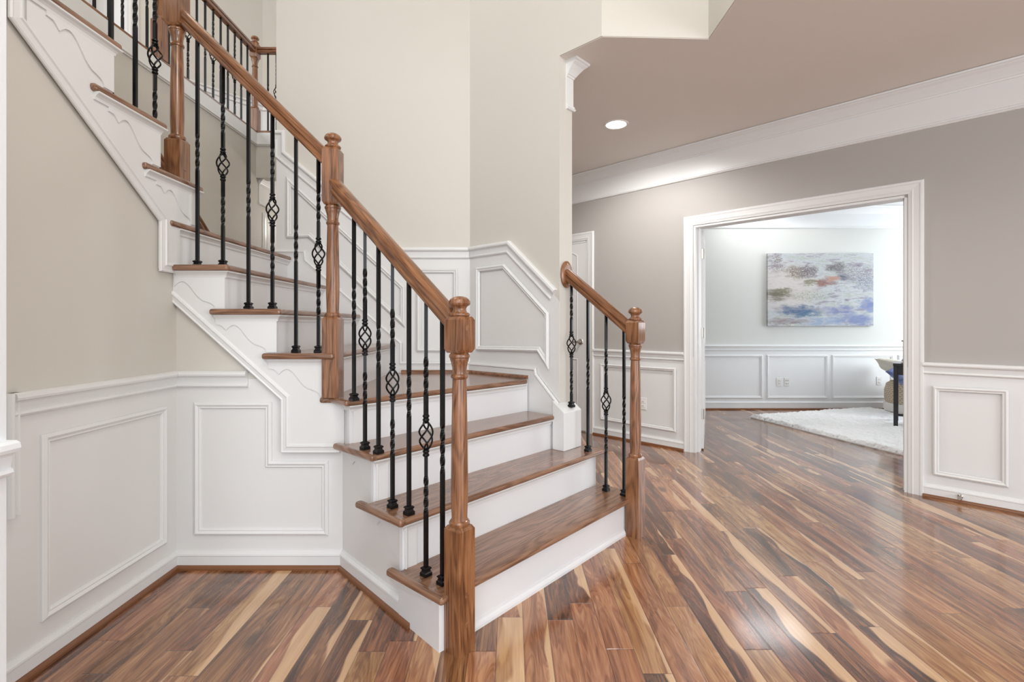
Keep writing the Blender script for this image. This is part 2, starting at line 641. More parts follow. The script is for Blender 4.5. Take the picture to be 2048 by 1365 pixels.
# study behind the opening
SY = 6.78
w = MB()
w.box(-.6, 7.0, SY, SY + .12, 0, .83, 1)
w.box(-.6, 7.0, SY, SY + .12, .83, CEIL, 0)
struct('wall_study_back', w, [M_STUDY, M_STUDYTRIM])
w = MB()
w.box(7.0, 7.12, -1, 4.2, 0, CEIL)
w.box(7.0, 7.12, 6.2, SY + .12, 0, CEIL)
w.box(7.0, 7.12, 4.2, 6.2, 0, .6)
w.box(7.0, 7.12, 4.2, 6.2, 2.3, CEIL)
struct('wall_study_right', w, M_STUDY)
c = MB()
c.prism([H(-.62, CEIL, -.05), H(9.0, CEIL, -.05), (9.2, SY + .1, CEIL), (-.62, SY + .1, CEIL)], (0, 0, .08))
struct('ceiling_study', c, M_STUDYTRIM)
# hall ceiling
c = MB()
c.prism([(G0.x + .004, G0.y + .004, CEIL), (1.104, 2.814, CEIL), (1.104, -3.2, CEIL), (9.2, -3.2, CEIL), H(9.2, CEIL), H(-.9, CEIL), (-.9, 6.9, CEIL), (-2.5, 6.9, CEIL),
         (-2.5, 5.0, CEIL), (-1.6, 5.0, CEIL), (-1.6, 3.66, CEIL), (-.30, 3.66, CEIL), (.287, 2.996, CEIL)], (0, 0, .18))
struct('ceiling', c, M_CEIL)
c = MB()
c.box(-6, 1.25, -3.2, 8, TOPZ, TOPZ + .1)
struct('ceiling_foyer', c, M_CREAM)

# stairwell wall under the upper hall, upper hall floor edge and upper hall walls
UX, UY, UZ = -2.54, 4.98, 3.046
w = MB()
w.box(UX - .12, UX, -1.0, 7.0, 0, UZ - .13)
w.box(UX, -1.66, UY, UY + .12, CEIL - .14, UZ - .13)
w.box(UX, 0, 6.9, 7.0, 0, UZ - .12)
struct('wall_stairwell', w, M_GREIGE)
w = MB()
w.box(-6, UX, -1.0, 8, UZ - .1, UZ)
w.box(UX, -1.54, UY, 8, UZ - .1, UZ)
struct('floor_upper', w, M_FLOOR)
w = MB()
UP = [V((UX + .012, y, UZ - .13)) for y in (-.5, UY - .012)] + [V((-1.66, UY - .012, UZ - .13))]
w.sweep(UP, (0, 0, 1), [(0, 0), (0, .006), (-.010, .012), (-.010, .02), (-.004, .026), (-.004, .128), (.016, .128), (.016, 0)], side=1)
struct('trim_1', w, M_WHITE)
w = MB()
q0, q1, q2 = V((-4.6, 4.55, 0)), V((-3.18, 6.40, 0)), V((-1.5, 6.40, 0))
qd = (q1 - q0).normalized()
qa, qb = q0 + qd * .36, q0 + qd * .93
for a, b_ in ((q0, qa), (qa, qb), (qb, q1), (q1, q2)):
    for z0, z1, m in (((UZ, UZ + .86, 1), (UZ + .86, TOPZ, 0)) if a is not qa else ((UZ + 2.05, TOPZ, 0),)):
        w.prism([a + V((0, 0, z0)), b_ + V((0, 0, z0)), b_ + V((0, 0, z1)), a + V((0, 0, z1))], (0, .12, 0), m)
w.box(-6, -4.6, 4.55, 4.67, UZ, TOPZ, 0)
w.box(-5.6, -5.5, -1, 2.75, UZ, TOPZ, 0)
w.box(-5.6, -5.5, 3.75, 4.6, UZ, TOPZ, 0)
struct('wall_upper_hall', w, [M_GREIGE, M_WHITE])
w = MB()
qn = V((.793, -.609, 0))
w.sweep([p + V((0, 0, z)) for p, z in ((qb, UZ), (qb, UZ + 2.05), (qa, UZ + 2.05), (qa, UZ))], qn, [(-a, b_) for a, b_ in CASING], side=1)
w.prism([qa + V((0, 0, UZ)), qa + qd * .02 + V((0, 0, UZ)), qa + qd * .02 + V((0, 0, UZ + 2.05)), qa + V((0, 0, UZ + 2.05))], -qn * .12)
w.prism([qb + V((0, 0, UZ)), qb - qd * .02 + V((0, 0, UZ)), qb - qd * .02 + V((0, 0, UZ + 2.05)), qb + V((0, 0, UZ + 2.05))], -qn * .12)
struct('trim_3', w, M_WHITE)
w = MB()
w.sweep([qb + qd * .08 + V((0, 0, UZ + .9)), q1 + V((0, 0, UZ + .9))], (.79, -.61, 0), CHAIR, side=-1)
w.sweep([q1 + V((0, 0, UZ + .9)), q2 + V((0, 0, UZ + .9))], (0, -1, 0), CHAIR, side=-1)
struct('trim_2', w, M_WHITE)

# near wall at the left edge of the view, with its chair rail end
NX, NY = -1.108, 1.10
w = MB()
w.box(NX - .14, NX, -3.2, NY, 0, TOPZ)
struct('wall_near_left', w, M_NEAR)
w = MB()
w.sweep([(NX, -3.0, .888), (NX, NY, .888)], (0, 0, 1), [(b_, -a) for a, b_ in CHAIR], side=-1)
struct('trim_4', w, M_NEAR)

# ------------------------------------------------------------------ mouldings
nT = [4]


def trim(mb, mats=None, M=None):
    nT[0] += 1
    return struct('trim_%d' % nT[0], mb, mats or M_WHITE, M)


def frame(pts, nrm, mats=None, centre=True):
    """closed panel moulding; pts go round so that n x d points inwards"""
    m = MB()
    prof = [(a - (.0165 if centre else 0), b_) for a, b_ in PANEL]
    m.sweep(pts, nrm, prof, closed=True)
    return trim(m, mats)


# chair rail of the left corner, mitred
m = MB()
m.sweep([(LX, 1.567, RAIL), (LX, FY, RAIL), (-1.235, FY, RAIL)], (0, 0, 1), [(b_, -a) for a, b_ in CHAIR], side=-1)
trim(m)
m = MB()      # the rail turning down at the near end of the left wall
m.sweep([(LX, 1.547, RAIL), (LX, 1.547, .54)], (1, 0, 0), [(a * .62, b_) for a, b_ in CHAIR], side=1)
trim(m)
# base and shoe: left wall, front wall, flight side
bpath = [V((LX, .75, 0)), V((LX, FY, 0)), D0.copy(), D1 + (D0 - D1) * .34]
m = MB()
m.sweep(bpath, (0, 0, 1), BASE, side=-1)
struct('baseboard_left', m, M_WHITE)
m = MB()
m.sweep(bpath[:3] + [D1 + (D0 - D1) * .235], (0, 0, 1), SHOE, side=-1)
struct('baseboard_shoe', m, M_SHOE)
# frames of the left corner
frame([(LX, 1.69, .165), (LX, 2.262, .165), (LX, 2.262, .756), (LX, 1.69, .756)], (1, 0, 0))
frame([(x, FY, z) for x, z in [(-1.471, .172), (-.876, .172), (-.876, .487), (-1.140, .487), (-1.140, .762), (-1.471, .762)]], (0, -1, 0))

# back wall: chair rail, frames, base
m = MB()
m.sweep([(x, AY, z) for x, z in railA], (0, -1, 0), CHAIR, side=-1)
trim(m)
Ya = AY - .008
frame([pxY(u, v, Ya) for u, v in [(838, 699), (911, 699), (911, 542), (838, 542)]], (0, -1, 0))
frame([pxY(u, v, Ya) for u, v in [(578, 472), (619, 470), (805, 644), (805, 576), (578, 364)]], (0, -1, 0))
baseA = [(-.30, .884), (-.770, .884), (-.770, 1.018), (-1.440, 1.600), (-1.446, 1.668), (-1.66, 1.668)]
m = MB()
m.prism([(x, AY, z - .01) for x, z in baseA] + [(-1.66, AY, 1.55), (-.9, AY, .70), (-.30, AY, .70)], (0, -.012, 0))
m.sweep([(x, AY - .003, z) for x, z in baseA], (0, -1, 0), [(0, 0), (0, .010), (.006, .017), (.014, .019), (.020, .013), (.028, .012), (.028, 0)], side=1)
struct('baseboard_back', m, M_WHITE)

# diagonal wall: chair rail, frame, base and raking skirt
m = MB()
o_ = .012
m.sweep([pxB(939, 494.5, o_), pxB(1018.8, 481.6, o_), pxB(1112.5, 580, o_)], BN, [(a, b_ - o_) for a, b_ in CHAIR], side=-1)
trim(m)
frame([pxB(u, v, .008) for u, v in [(956.5, 696.5), (1078, 699), (1094, 724), (1094, 629), (1008, 533.5), (956.5, 540)]], BN)
skB = [pxB(939, 725, .015), pxB(1071.6, 735.7, .015), pxB(1073, 748, .015), pxB(1117, 806, .015)]
m = MB()
q = [Bp(BLEN, skB[0].z, 0)] + [p - BN * .015 for p in skB[1:]]
low2 = [Bp(.02, .40), Bp(BLEN, .40)]
m.prism([*q, *low2], BN * .014)
m.sweep(skB, BN, [(0, -.014), (0, -.003), (.006, .004), (.014, .006), (.020, 0), (.028, -.002), (.028, -.014)], side=-1)
struct('baseboard_diagonal', m, M_WHITE)

# crown returning on the end of the diagonal wall
m = MB()
ce = BE - BN * .126
m.sweep([ce + BD * .75 + V((0, 0, CEIL)), ce + V((0, 0, CEIL)), ce + BN * .062 + V((0, 0, CEIL))], (0, 0, 1), CROWN, side=1)
trim(m)

# hall wall: crown, chair rail, base, shoe, frames, casings
m = MB()
m.sweep([H(-.9, CEIL - .003), H(9.0, CEIL - .003)], (0, 0, 1), CROWN, side=-1)
trim(m)
cas0, cas1 = OX0 - .064, OX1 + .062
for x0, x1 in ((DX1 + .062, cas0 + .004), (cas1 - .004, 9.0)):
    m = MB()
    m.sweep([H(x0, zr), H(x1, zr)], (0, 0, 1), [(b_, -a) for a, b_ in CHAIR], side=-1)
    trim(m)
    m = MB()
    m.sweep([H(x0, 0), H(x1, 0)], (0, 0, 1), BASE, side=-1)
    struct('baseboard_hall' if x0 < 2 else 'baseboard_right', m, M_WHITE)
    m = MB()
    m.sweep([H(x0, 0), H(x1, 0)], (0, 0, 1), SHOE, side=-1)
    struct('baseboard_shoe', m, M_SHOE)
for pts in ([(1204, 837), (1349, 861), (1349, 740), (1204, 731)], [(1872, 946), (2010, 969), (2010, 785), (1872, 778)]):
    frame([pxH(u, v, .008) for u, v in pts], WN)
frame([H(3.22, .172), H(3.9, .172), H(3.9, .755), H(3.22, .755)], WN)
for x0, x1, zt in ((OX0, OX1, OTOP), (DX0, DX1, DTOP)):
    m = MB()
    m.sweep([H(x1, 0), H(x1, zt), H(x0, zt), H(x0, 0)], WN, [(.004 - .085 + .085 + (a - .0), b_) for a, b_ in [(.085 - a, b_) for a, b_ in CASING]], side=-1)
    # jamb lining
    for xx, s in ((x0, 1), (x1, -1)):
        m.prism([H(xx, 0, .002), H(xx + s * .012, 0, .002), H(xx + s * .012, zt, .002), H(xx, zt, .002)], -WN * .12)
    m.prism([H(x0, zt, .002), H(x1, zt, .002), H(x1, zt - .016, .002), H(x0, zt - .016, .002)], -WN * .12)
    if x0 == OX0:
        for xx, s in ((x0 + .012, 1), (x1 - .012, -1)):
            m.prism([H(xx, 0, -.045), H(xx + s * .008, 0, -.045), H(xx + s * .008, zt, -.045), H(xx, zt, -.045)], -WN * .03)
    trim(m)

# study back wall mouldings
m = MB()
m.sweep([(-.4, SY, CEIL - .003), (6.9, SY, CEIL - .003)], (0, 0, 1), CROWN, side=-1)
trim(m, M_STUDYTRIM)
m = MB()
m.sweep([(-.4, SY, .872), (6.9, SY, .872)], (0, 0, 1), [(b_, -a) for a, b_ in CHAIR], side=-1)
trim(m, M_STUDYTRIM)
m = MB()
m.sweep([(-.4, SY, 0), (6.9, SY, 0)], (0, 0, 1), [(a, b_ * 1.35) for a, b_ in BASE], side=-1)
struct('baseboard_study', m, M_STUDYTRIM)
m = MB()
m.sweep([(-.4, SY, 0), (6.9, SY, 0)], (0, 0, 1), SHOE, side=-1)
struct('baseboard_shoe', m, M_SHOE)
for x0, x1 in ((2.555, 3.365), (3.455, 4.245), (4.335, 5.125), (5.225, 6.0)):
    frame([(x0, SY, .165), (x1, SY, .165), (x1, SY, .72), (x0, SY, .72)], (0, -1, 0), M_STUDYTRIM)

# stairwell far end: crown and cased door seen past the balusters
m = MB()
m.sweep([(UX, 6.9, CEIL - .10), (UX, 5.03, CEIL - .10)], (0, 0, 1), CROWN, side=1)
trim(m)
m = MB()
m.sweep([(UX, 6.1, 0), (UX, 6.1, 2.2), (UX, 5.19, 2.2), (UX, 5.19, 0)], (1, 0, 0), CASING, side=-1)
m.box(UX - .001, UX + .006, 5.19, 6.1, 0, 2.2)
trim(m)

# ------------------------------------------------------------------ doors (setting)
def door_leaf(name, width, height, M, lever_x=None, hinges=0, arched=True):
    """leaf in its own frame: x along the leaf, y through it, z up"""
    th = .036
    m_ = MB()
    m_.box(0, width, -th / 2, th / 2, .012, height, 0, M)
    d = struct(name, m_, M_WHITE, M, .003, 2)
    st = .11
    for y, sgn in ((-th / 2, -1), (th / 2, 1)):
        for z0, z1, arch in ((.22, .78, False), (.95, height - .13, arched)):
            for x0, x1 in ((st, width / 2 - .05), (width / 2 + .05, width - st)):
                pts_ = [V((x0, y, z0)), V((x1, y, z0)), V((x1, y, z1))]
                if arch:
                    for k in range(1, 6):
                        pts_.append(V((x1 + (x0 - x1) * k / 6, y, z1 + .05 * math.sin(math.pi * k / 6))))
                pts_.append(V((x0, y, z1)))
                if sgn > 0:
                    pts_.reverse()
                m_ = MB()
                m_.sweep([M @ p for p in pts_], M.to_3x3() @ V((0, sgn, 0)), [(0, 0), (0, .003), (.008, .006), (.016, .003), (.022, 0)], closed=True)
                build('door_panel', m_, M_WHITE, d, M)
    if lever_x is not None:
        s = -1 if lever_x > width / 2 else 1
        for y, sgn in ((-th / 2, -1),):
            m_ = MB()
            Mr = M @ Matrix.Translation(V((lever_x, y, .96))) @ Matrix.Rotation(R(90), 4, 'X')
            m_.lathe([(.001, .0), (.032, .0), (.033, .004), (.028, .010), (.013, .013), (.011, .05), (.001, .05)], 20, Mr)
            m_.tube([M @ V((lever_x, y - .045, .96)), M @ V((lever_x + s * .03, y - .05, .962)), M @ V((lever_x + s * .07, y - .05, .955)), M @ V((lever_x + s * .12, y - .047, .962))], .0085, 10)
            tag(build('door_handle', m_, M_NICKEL, d, M), 'satin nickel lever handle')
    for k in range(hinges):
        z = (.33, 1.07, 1.79)[k]
        m_ = MB()
        m_.box(-.004, -.001, -th / 2 + .002, th / 2 + .012, z - .045, z + .045, 0, M)
        for j in range(5):
            Mh = M @ Matrix.Translation(V((-.006, -th / 2 - .004, z - .045 + j * .0182)))
            m_.lathe([(.001, 0), (.006, 0), (.006, .017), (.001, .017)], 10, Mh)
        tag(build('hinge', m_, M_NICKEL, d, M), 'nickel butt hinge')
    return d


pv = H(OX0 + .012, 0, -.118)
ang = math.atan2(.933, .372)
door_leaf('door_1', .74, 2.00, Matrix.Translation(pv + V((.012, .022, 0))) @ Matrix.Rotation(ang, 4, 'Z') , None, 3)
door_leaf('door_3', .52, 2.02, Matrix.Translation(qb - qd * .024 - qn * .10 + V((0, 0, UZ))) @ Matrix.Rotation(math.atan2(qd.y, qd.x) + R(180 - 62), 4, 'Z'), None, 3)
p2 = H(DX0 + .012, 0, -.022)
door_leaf('door_2', (DX1 - DX0 - .024) * 1.41421, 2.02, Matrix.Translation(p2) @ Matrix.Rotation(R(-45), 4, 'Z'), (DX1 - DX0 - .024) * 1.41421 - .07, 0)

# ------------------------------------------------------------------ staircase
stair = tag(empty('staircase', F(.7, .3)),
            'white stair with stained oak treads rising from a diagonal flight to the upper left', 'staircase')


def tread(poly, z, org, ang_):
    """polygon in plan, given in world space; grain along the tread's own x"""
    M = Matrix.Translation(V((org[0], org[1], z))) @ Matrix.Rotation(ang_, 4, 'Z')
    m_ = MB()
    m_.prism([(p[0], p[1], z - TH) for p in poly], (0, 0, TH))
    return tag(build('tread', m_, M_TREAD, stair, M, .0115, 4), 'stained oak tread')


aa = math.atan2(SA.y, SA.x)
P2 = lambda l: [F(s, t) for s, t in l]
tread(P2([(0, 0), (1.455, 0), (1.455, .326), (1.42, .326), (1.42, .277), (.036, .277), (.036, .326), (0, .326)]), TZ[1], F(.1, .1), aa)
tread(P2([(.005, .240), (1.485, .240), (1.485, .47), (1.27, .47), (1.27, .505), (.045, .505), (.045, .56), (.008, .56)]), TZ[2], F(.4, .3), aa)
tread(P2([(.031, .470), (1.283, .460), (1.283, .715), (.075, .745), (.075, .79), (.035, .79)]), TZ[3], F(.2, .55), aa)
tread([(-.892, 2.318), (-.838, 2.318), (-.7365, 2.2195), (.098, 3.092), Bp(BLEN - .02, 0, .015), (-.30, 3.521), (-.865, 3.521), (-.865, 2.36), (-.892, 2.36)], TZ[4], F(.3, .8), aa)
NOSE = {5: -.815, 6: -1.06, 7: -1.30, 8: -1.545}
for k in (5, 6):
    x = NOSE[k]
    x2 = NOSE[k + 1] - .04
    tread([(x, 2.290), (x, 3.521), (x2, 3.521), (x2, 2.328), (x2 - .045, 2.328), (x2 - .045, 2.290)], TZ[k], (x, 2.5), R(90))
tread([(-1.30, 2.290), (-1.30, 3.521), (-1.585, 3.521), (-1.585, 2.36), (-1.556, 2.33), (-1.556, 2.290)], TZ[7], (-1.4, 2.5), R(90))
tread([(-1.545, 2.285), (-1.545, 3.521), (-1.67, 3.521), (-1.67, 3.9), (-2.54, 3.9), (-2.54, 2.47), (-1.57, 2.47), (-1.57, 2.285)], TZ[8], (-1.6, 2.5), R(90))
YN = {9: 2.506, 10: 2.245, 11: 1.986, 12: 1.727}
for k in (9, 10, 11, 12):
    y = YN[k]
    tread([(-1.538, y), (UX, y), (UX, y - .30), (-1.575, y - .30), (-1.575, y - .393), (-1.538, y - .393)], TZ[k], (-1.6, y - .1), R(180))


def nosing(poly, z, ang_):
    """strip closing a tread end, grain along its own length"""
    e = .0009
    c_ = V((sum(p[0] for p in poly) / 4, sum(p[1] for p in poly) / 4, 0))
    M = Matrix.Translation(c_ + V((0, 0, z))) @ Matrix.Rotation(ang_, 4, 'Z')
    q_ = [c_ + (V((p[0], p[1], 0)) - c_) * 1.0 for p in poly]
    q_ = [p + (p - c_).normalized() * e * 1.4 for p in q_]
    m_ = MB()
    m_.prism([(p.x, p.y, z - TH - e) for p in q_], (0, 0, TH + 2 * e))
    return tag(build('return_nosing', m_, M_TREAD, stair, M, .0118, 4), 'stained oak return nosing at the tread end')


an = math.atan2(SN.y, SN.x)
for k, l in ((1, [(0, 0), (.034, 0), (.034, .326), (0, .326)]), (2, [(.005, .240), (.039, .240), (.042, .56), (.008, .56)]),
             (3, [(.031, .470), (.065, .470), (.069, .79), (.035, .79)])):
    nosing(P2(l), TZ[k], an)
nosing([(-.838, 2.318), (-.7365, 2.2195), (-.7125, 2.2440), (-.838, 2.350)], TZ[4], R(-45))
nosing(P2([(1.451, .240), (1.485, .240), (1.485, .47), (1.451, .47)]), TZ[2], an)
for k in (5, 6):
    nosing([(NOSE[k], 2.290), (NOSE[k], 2.324), (NOSE[k + 1] - .085, 2.324), (NOSE[k + 1] - .085, 2.290)], TZ[k], 0)
nosing([(-1.30, 2.290), (-1.30, 2.324), (-1.556, 2.324), (-1.556, 2.290)], TZ[7], 0)
for k in (9, 10, 11, 12):
    y = YN[k]
    nosing([(-1.538, y), (-1.572, y), (-1.572, y - .393), (-1.538, y - .393)], TZ[k], R(90))


def riser(a, b_, z0, z1, inward, mat=None):
    m_ = MB()
    z0 = z0 - .013 if z0 > .1 else z0
    a, b_ = V((a[0], a[1], z0)), V((b_[0], b_[1], z0))
    m_.prism([a, b_, b_ + V((0, 0, z1 - z0)), a + V((0, 0, z1 - z0))], V(inward) * .018)
    return build('riser', m_, mat or M_RISER, stair)


riser(F(.035, .03), F(1.42, .03), 0, TZ[1] - TH, SN)
riser(F(.040, .272), F(1.42, .272), TZ[1], TZ[2] - TH, SN)
riser(F(.060, .500), F(1.29, .490), TZ[2], TZ[3] - TH, SN)
riser(F(.085, .728), F(1.285, .684), TZ[3], TZ[4] - TH, SN)
for k in (5, 6, 7, 8):
    x = NOSE[k] - .030
    riser((x, FY), (x, 3.523), TZ[k - 1], TZ[k] - TH, (-1, 0, 0))
for k in (9, 10, 11, 12):
    riser((-1.624, YN[k] - .03), (UX, YN[k] - .03), TZ[k - 1], TZ[k] - TH, (0, -1, 0))
# side return of the right end of the lower flight and the square block under the wall end
m = MB()
m.prism([F(1.40, .03), F(1.40, .272), F(1.40, .272, TZ[1] - TH), F(1.40, .03, TZ[1] - TH)], SA * .02)
m.prism([F(1.40, .272, 0), F(1.40, .50, 0), F(1.40, .50, TZ[2] - TH), F(1.40, .272, TZ[2] - TH)], SA * .02)
build('side_panel', m, M_WHITE, stair)
m = MB()
s0, s1, t0, t1 = 1.262, 1.442, .388, .452
m.prism([F(s0, t0, TZ[2]), F(s0, t1 + .02, TZ[2]), F(s0, t1 + .02, .692), F(s0, t0, .628)], SA * (s1 - s0))
build('wall_end_block', m, M_WHITE, stair, None, .003, 2)
# bottom moulding of the first riser
m = MB()
m.sweep([F(.11, .03), F(1.318, .03)], (0, 0, 1), [(0, 0), (.012, 0), (.012, .012), (.009, .020), (.004, .026), (.003, .034), (0, .034)], side=-1)
build('riser_moulding', m, M_RISER, stair)

COVE = [(0, 0), (.024, 0), (.023, -.006), (.014, -.012), (.008, -.020), (.006, -.030), (0, -.030)]


def cove(path, z, side):
    m_ = MB()
    m_.sweep([V((p[0], p[1], z - TH)) for p in path], (0, 0, 1), COVE, side=side)
    return build('cove_moulding', m_, M_WHITE, stair)


# stringer boards
SF, SL = 2.330, -1.556           # faces of the boards
m = MB()
m.prism([(x, FY, z) for x, z in [(-1.574, 1.268), (-1.030, .775), (-1.030, .590), (-.780, .590), (-.780, .778), (-.845, .778), (-.845, .983), (-1.09, .983), (-1.09, 1.187),
         (-1.33, 1.187), (-1.33, 1.39), (-1.574, 1.39)]], (0, SF - FY, 0))
build('stringer', m, M_WHITE, stair)
m = MB()
m.sweep([(-1.572, SF, 1.300), (-1.030, SF, .812), (-1.030, SF, .590), (-.80, SF, .590)], (0, -1, 0), [(a, b_ - .008) for a, b_ in RAKE], side=-1)
build('raking_moulding', m, M_WHITE, stair)
m = MB()
m.prism([(LX - .05, y, z) for y, z in [(2.352, 1.392), (2.352, 1.593), (2.476, 1.593), (2.476, 1.801), (2.215, 1.801), (2.215, 2.01), (1.956, 2.01), (1.956, 2.22), (1.697, 2.22), (1.697, 2.43),
         (1.61, 2.43), (1.61, 2.075), (2.235, 1.608), (2.235, 1.392)]], (SL - LX + .05, 0, 0))
build('stringer', m, M_WHITE, stair)
m = MB()
m.sweep([(SL, 1.60, 2.62), (SL, 1.60, 2.118), (SL, 2.265, 1.622), (SL, 2.265, 1.424), (SL, 2.345, 1.424)], (1, 0, 0), [(a, b_ - .006) for a, b_ in RAKE], side=-1)
build('raking_moulding', m, M_WHITE, stair)
# panel board of the first step on the flight side
m = MB()
n_d = V((-.735, -.678, 0))
e0, e1 = D1 + n_d * .016, D1 + (D0 - D1) * .335 + n_d * .016
m.prism([e0, e1, e1 + V((0, 0, TZ[1] - TH)), e0 + V((0, 0, TZ[1] - TH))], -n_d * .016)
build('side_panel', m, M_RISER, stair)

# scroll brackets below the tread ends
BRK = [(0, 0), (-.283, 0), (-.283, -.046), (-.2575, -.048), (-.2346, -.0714), (-.2244, -.0597), (-.212, -.051), (-.199, -.047), (-.1885, -.049), (-.1785, -.0546), (-.165, -.067), (-.153, -.0826),
       (-.140, -.100), (-.1275, -.1158), (-.115, -.127), (-.102, -.136), (-.086, -.141), (-.0714, -.146), (-.062, -.150), (-.0536, -.1566), (-.048, -.165), (-.0459, -.174), (0, -.174)]


def bracket(o, d, n, z, clip=None):
    """o = foot of the riser on the face, d = direction from the scroll to the riser, n = out of the face"""
    pl = [p for p in BRK]
    if clip:
        pl = [(max(x, clip), y) for x, y in pl]
    m_ = MB()
    m_.prism([V(o) + V(d) * x + V((0, 0, z - TH + y)) for x, y in pl], V(n) * .006)
    build('tread_bracket', m_, M_WHITE, stair)


for k in (5, 6, 7):
    xr = NOSE[k] - .030
    xl = {5: -1.128, 6: -1.372, 7: -1.554}[k]
    bracket((xr, SF, 0), (1, 0, 0), (0, -1, 0), TZ[k], -.236 if k == 7 else None)
    cove([(xl, SF), (xr, SF), (xr, 3.52)], TZ[k], -1)
cove([(-1.575, 2.352), (-1.575, 3.52)], TZ[8], -1)
for k in (9, 10, 11):
    yr = YN[k] - .030
    bracket((SL, yr, 0), (0, 1, 0), (1, 0, 0), TZ[k])
    cove([(SL, yr - .35), (SL, yr), (-1.9, yr)], TZ[k], -1)
dl = (D1 - D0).normalized()
for k, tt in ((1, 0), (2, .290), (3, .575)):
    o2 = D1 + (D0 - D1) * tt + n_d * .001
    if k > 1:
        bracket(o2, dl, n_d, TZ[k], -.27)
cove([F(.078, .55), F(.052, .272), F(1.30, .272)], TZ[2], -1)
cove([F(.103, .78), F(.075, .500), F(1.27, .490)], TZ[3], -1)
cove([F(.105, .80), F(.098, .728), F(1.26, .684)], TZ[4], -1)
cove([F(.030, .33), F(.030, .052)], TZ[1], -1)
# stained shoe where the landing meets the walls
m = MB()
m.sweep([(-.775, AY - .012, TZ[4]), (-.2956, AY - .012, TZ[4]), Bp(.235, TZ[4], .014)], (0, 0, 1), [(0, 0), (.018, 0), (.017, .010), (.012, .016), (.006, .019), (0, .02)], side=-1)
build('landing_shoe', m, M_OAKX, stair)

# ------------------------------------------------------------------ railings
HRAIL = [(-.022, -.033), (.022, -.033), (.0265, -.027), (.0265, -.016), (.021, -.011), (.021, -.006), (.029, .001), (.0315, .008), (.0305, .015), (.025, .022), (.016, .028), (.006, .031),
         (-.006, .031), (-.016, .028), (-.025, .022), (-.0305, .015), (-.0315, .008), (-.029, .001), (-.021, -.006), (-.021, -.011), (-.0265, -.016), (-.0265, -.027)]


def handrail(a, b_, parent, k=1.0):
    a, b_ = V(a), V(b_)
    d = (b_ - a)
    L = d.length
    x = d.normalized()
    y = V((0, 0, 1)).cross(x).normalized()
    z = x.cross(y)
    M = Matrix((x, y, z)).transposed().to_4x4()
    M.translation = a
    m_ = MB()
    n = len(HRAIL)
    vs = [M @ V((xx, p[0] * k, p[1] * k)) for xx in (0, L) for p in HRAIL]
    m_.add(vs, [(i, (i + 1) % n, n + (i + 1) % n, n + i) for i in range(n)], 0, True)
    m_.add(vs, [tuple(range(n)), tuple(range(2 * n - 1, n - 1, -1))])
    return build('handrail', m_, M_OAKX, parent, M, angle=28)


def newel(parent, x, y, rz, z0, zb, zu, zt, h=.038, below=0.0, plugs=(), round_up=True):
    """square base z0..zb, turned shaft, square upper block zu..zt, turned finial on top"""
    M = Matrix.Translation(V((x, y, z0))) @ Matrix.Rotation(rz, 4, 'Z')

    def hip(m_, za, zc, up, low):
        i = h * .80
        lv = []
        if low: lv += [(i, za), (h, za + .014)]
        else: lv += [(h, za)]
        if up: lv += [(h, zc - .012), (i, zc)]
        else: lv += [(h, zc)]
        vs, fs = [], []
        for hh, z in lv:
            vs += [M @ V((sx * hh, sy * hh, z - z0)) for sx, sy in ((-1, -1), (1, -1), (1, 1), (-1, 1))]
        for q in range(len(lv) - 1):
            for c_ in range(4):
                fs.append((q * 4 + c_, q * 4 + (c_ + 1) % 4, q * 4 + 4 + (c_ + 1) % 4, q * 4 + 4 + c_))
        fs.append((3, 2, 1, 0))
        e = (len(lv) - 1) * 4
        fs.append((e, e + 1, e + 2, e + 3))
        m_.add(vs, fs)

    m_ = MB()
    hip(m_, z0 - below, zb, True, False)
    hip(m_, zu, zt, True, True)
    Ls = zu - zb
    pr = [(.001, 0), (.0345, 0), (.0365, .006), (.0365, .011), (.033, .017), (.0285, .019), (.0275, .03)]
    pr += [(.0300, .10), (.0300, .16), (.0285, Ls * .5), (.0255, Ls - .12)]
    pr += [(.0245, Ls - .098), (.0245, Ls - .092), (.0285, Ls - .089), (.0305, Ls - .083), (.0285, Ls - .077), (.0250, Ls - .074), (.0245, Ls - .066), (.026, Ls - .05), (.030, Ls - .032), (.0335, Ls - .022),
           (.0335, Ls - .019), (.0360, Ls - .016), (.0368, Ls - .011), (.0355, Ls - .006), (.032, Ls - .003), (.030, Ls), (.001, Ls)]
    m_.lathe(pr, 28, M @ Matrix.Translation(V((0, 0, zb - z0))))
    n = build('newel_post', m_, M_OAKZ, parent, M, angle=30)
    f = MB()
    f.lathe([(.001, 0), (.033, 0), (.0365, .004), (.0368, .008), (.034, .012), (.028, .014), (.0255, .017), (.0235, .022), (.0235, .028), (.0275, .035), (.036, .040), (.0385, .046),
             (.0375, .053), (.033, .060), (.024, .067), (.012, .0705), (.001, .071)], 28, Matrix.Translation(V((x, y, zt))))
    tag(build('finial', f, M_OAKZ, n, M, angle=30), 'turned mushroom-shaped finial')
    for (px_, pz, face) in plugs:
        Mp = M @ Matrix.Rotation(face, 4, 'Z') @ Matrix.Translation(V((h - .0008, px_, pz))) @ Matrix.Rotation(R(90), 4, 'Y')
        p_ = MB()
        p_.lathe([(.001, 0), (.0095, 0), (.0095, .0014), (.001, .0016)], 16, Mp)
        tag(build('wood_plug', p_, M_PLUG, n, M), 'round wooden plug')
    return n


M_PLUG = oak('stained_oak_plug', 1, (.10, .036, .014), (.21, .088, .038), (.30, .135, .06))


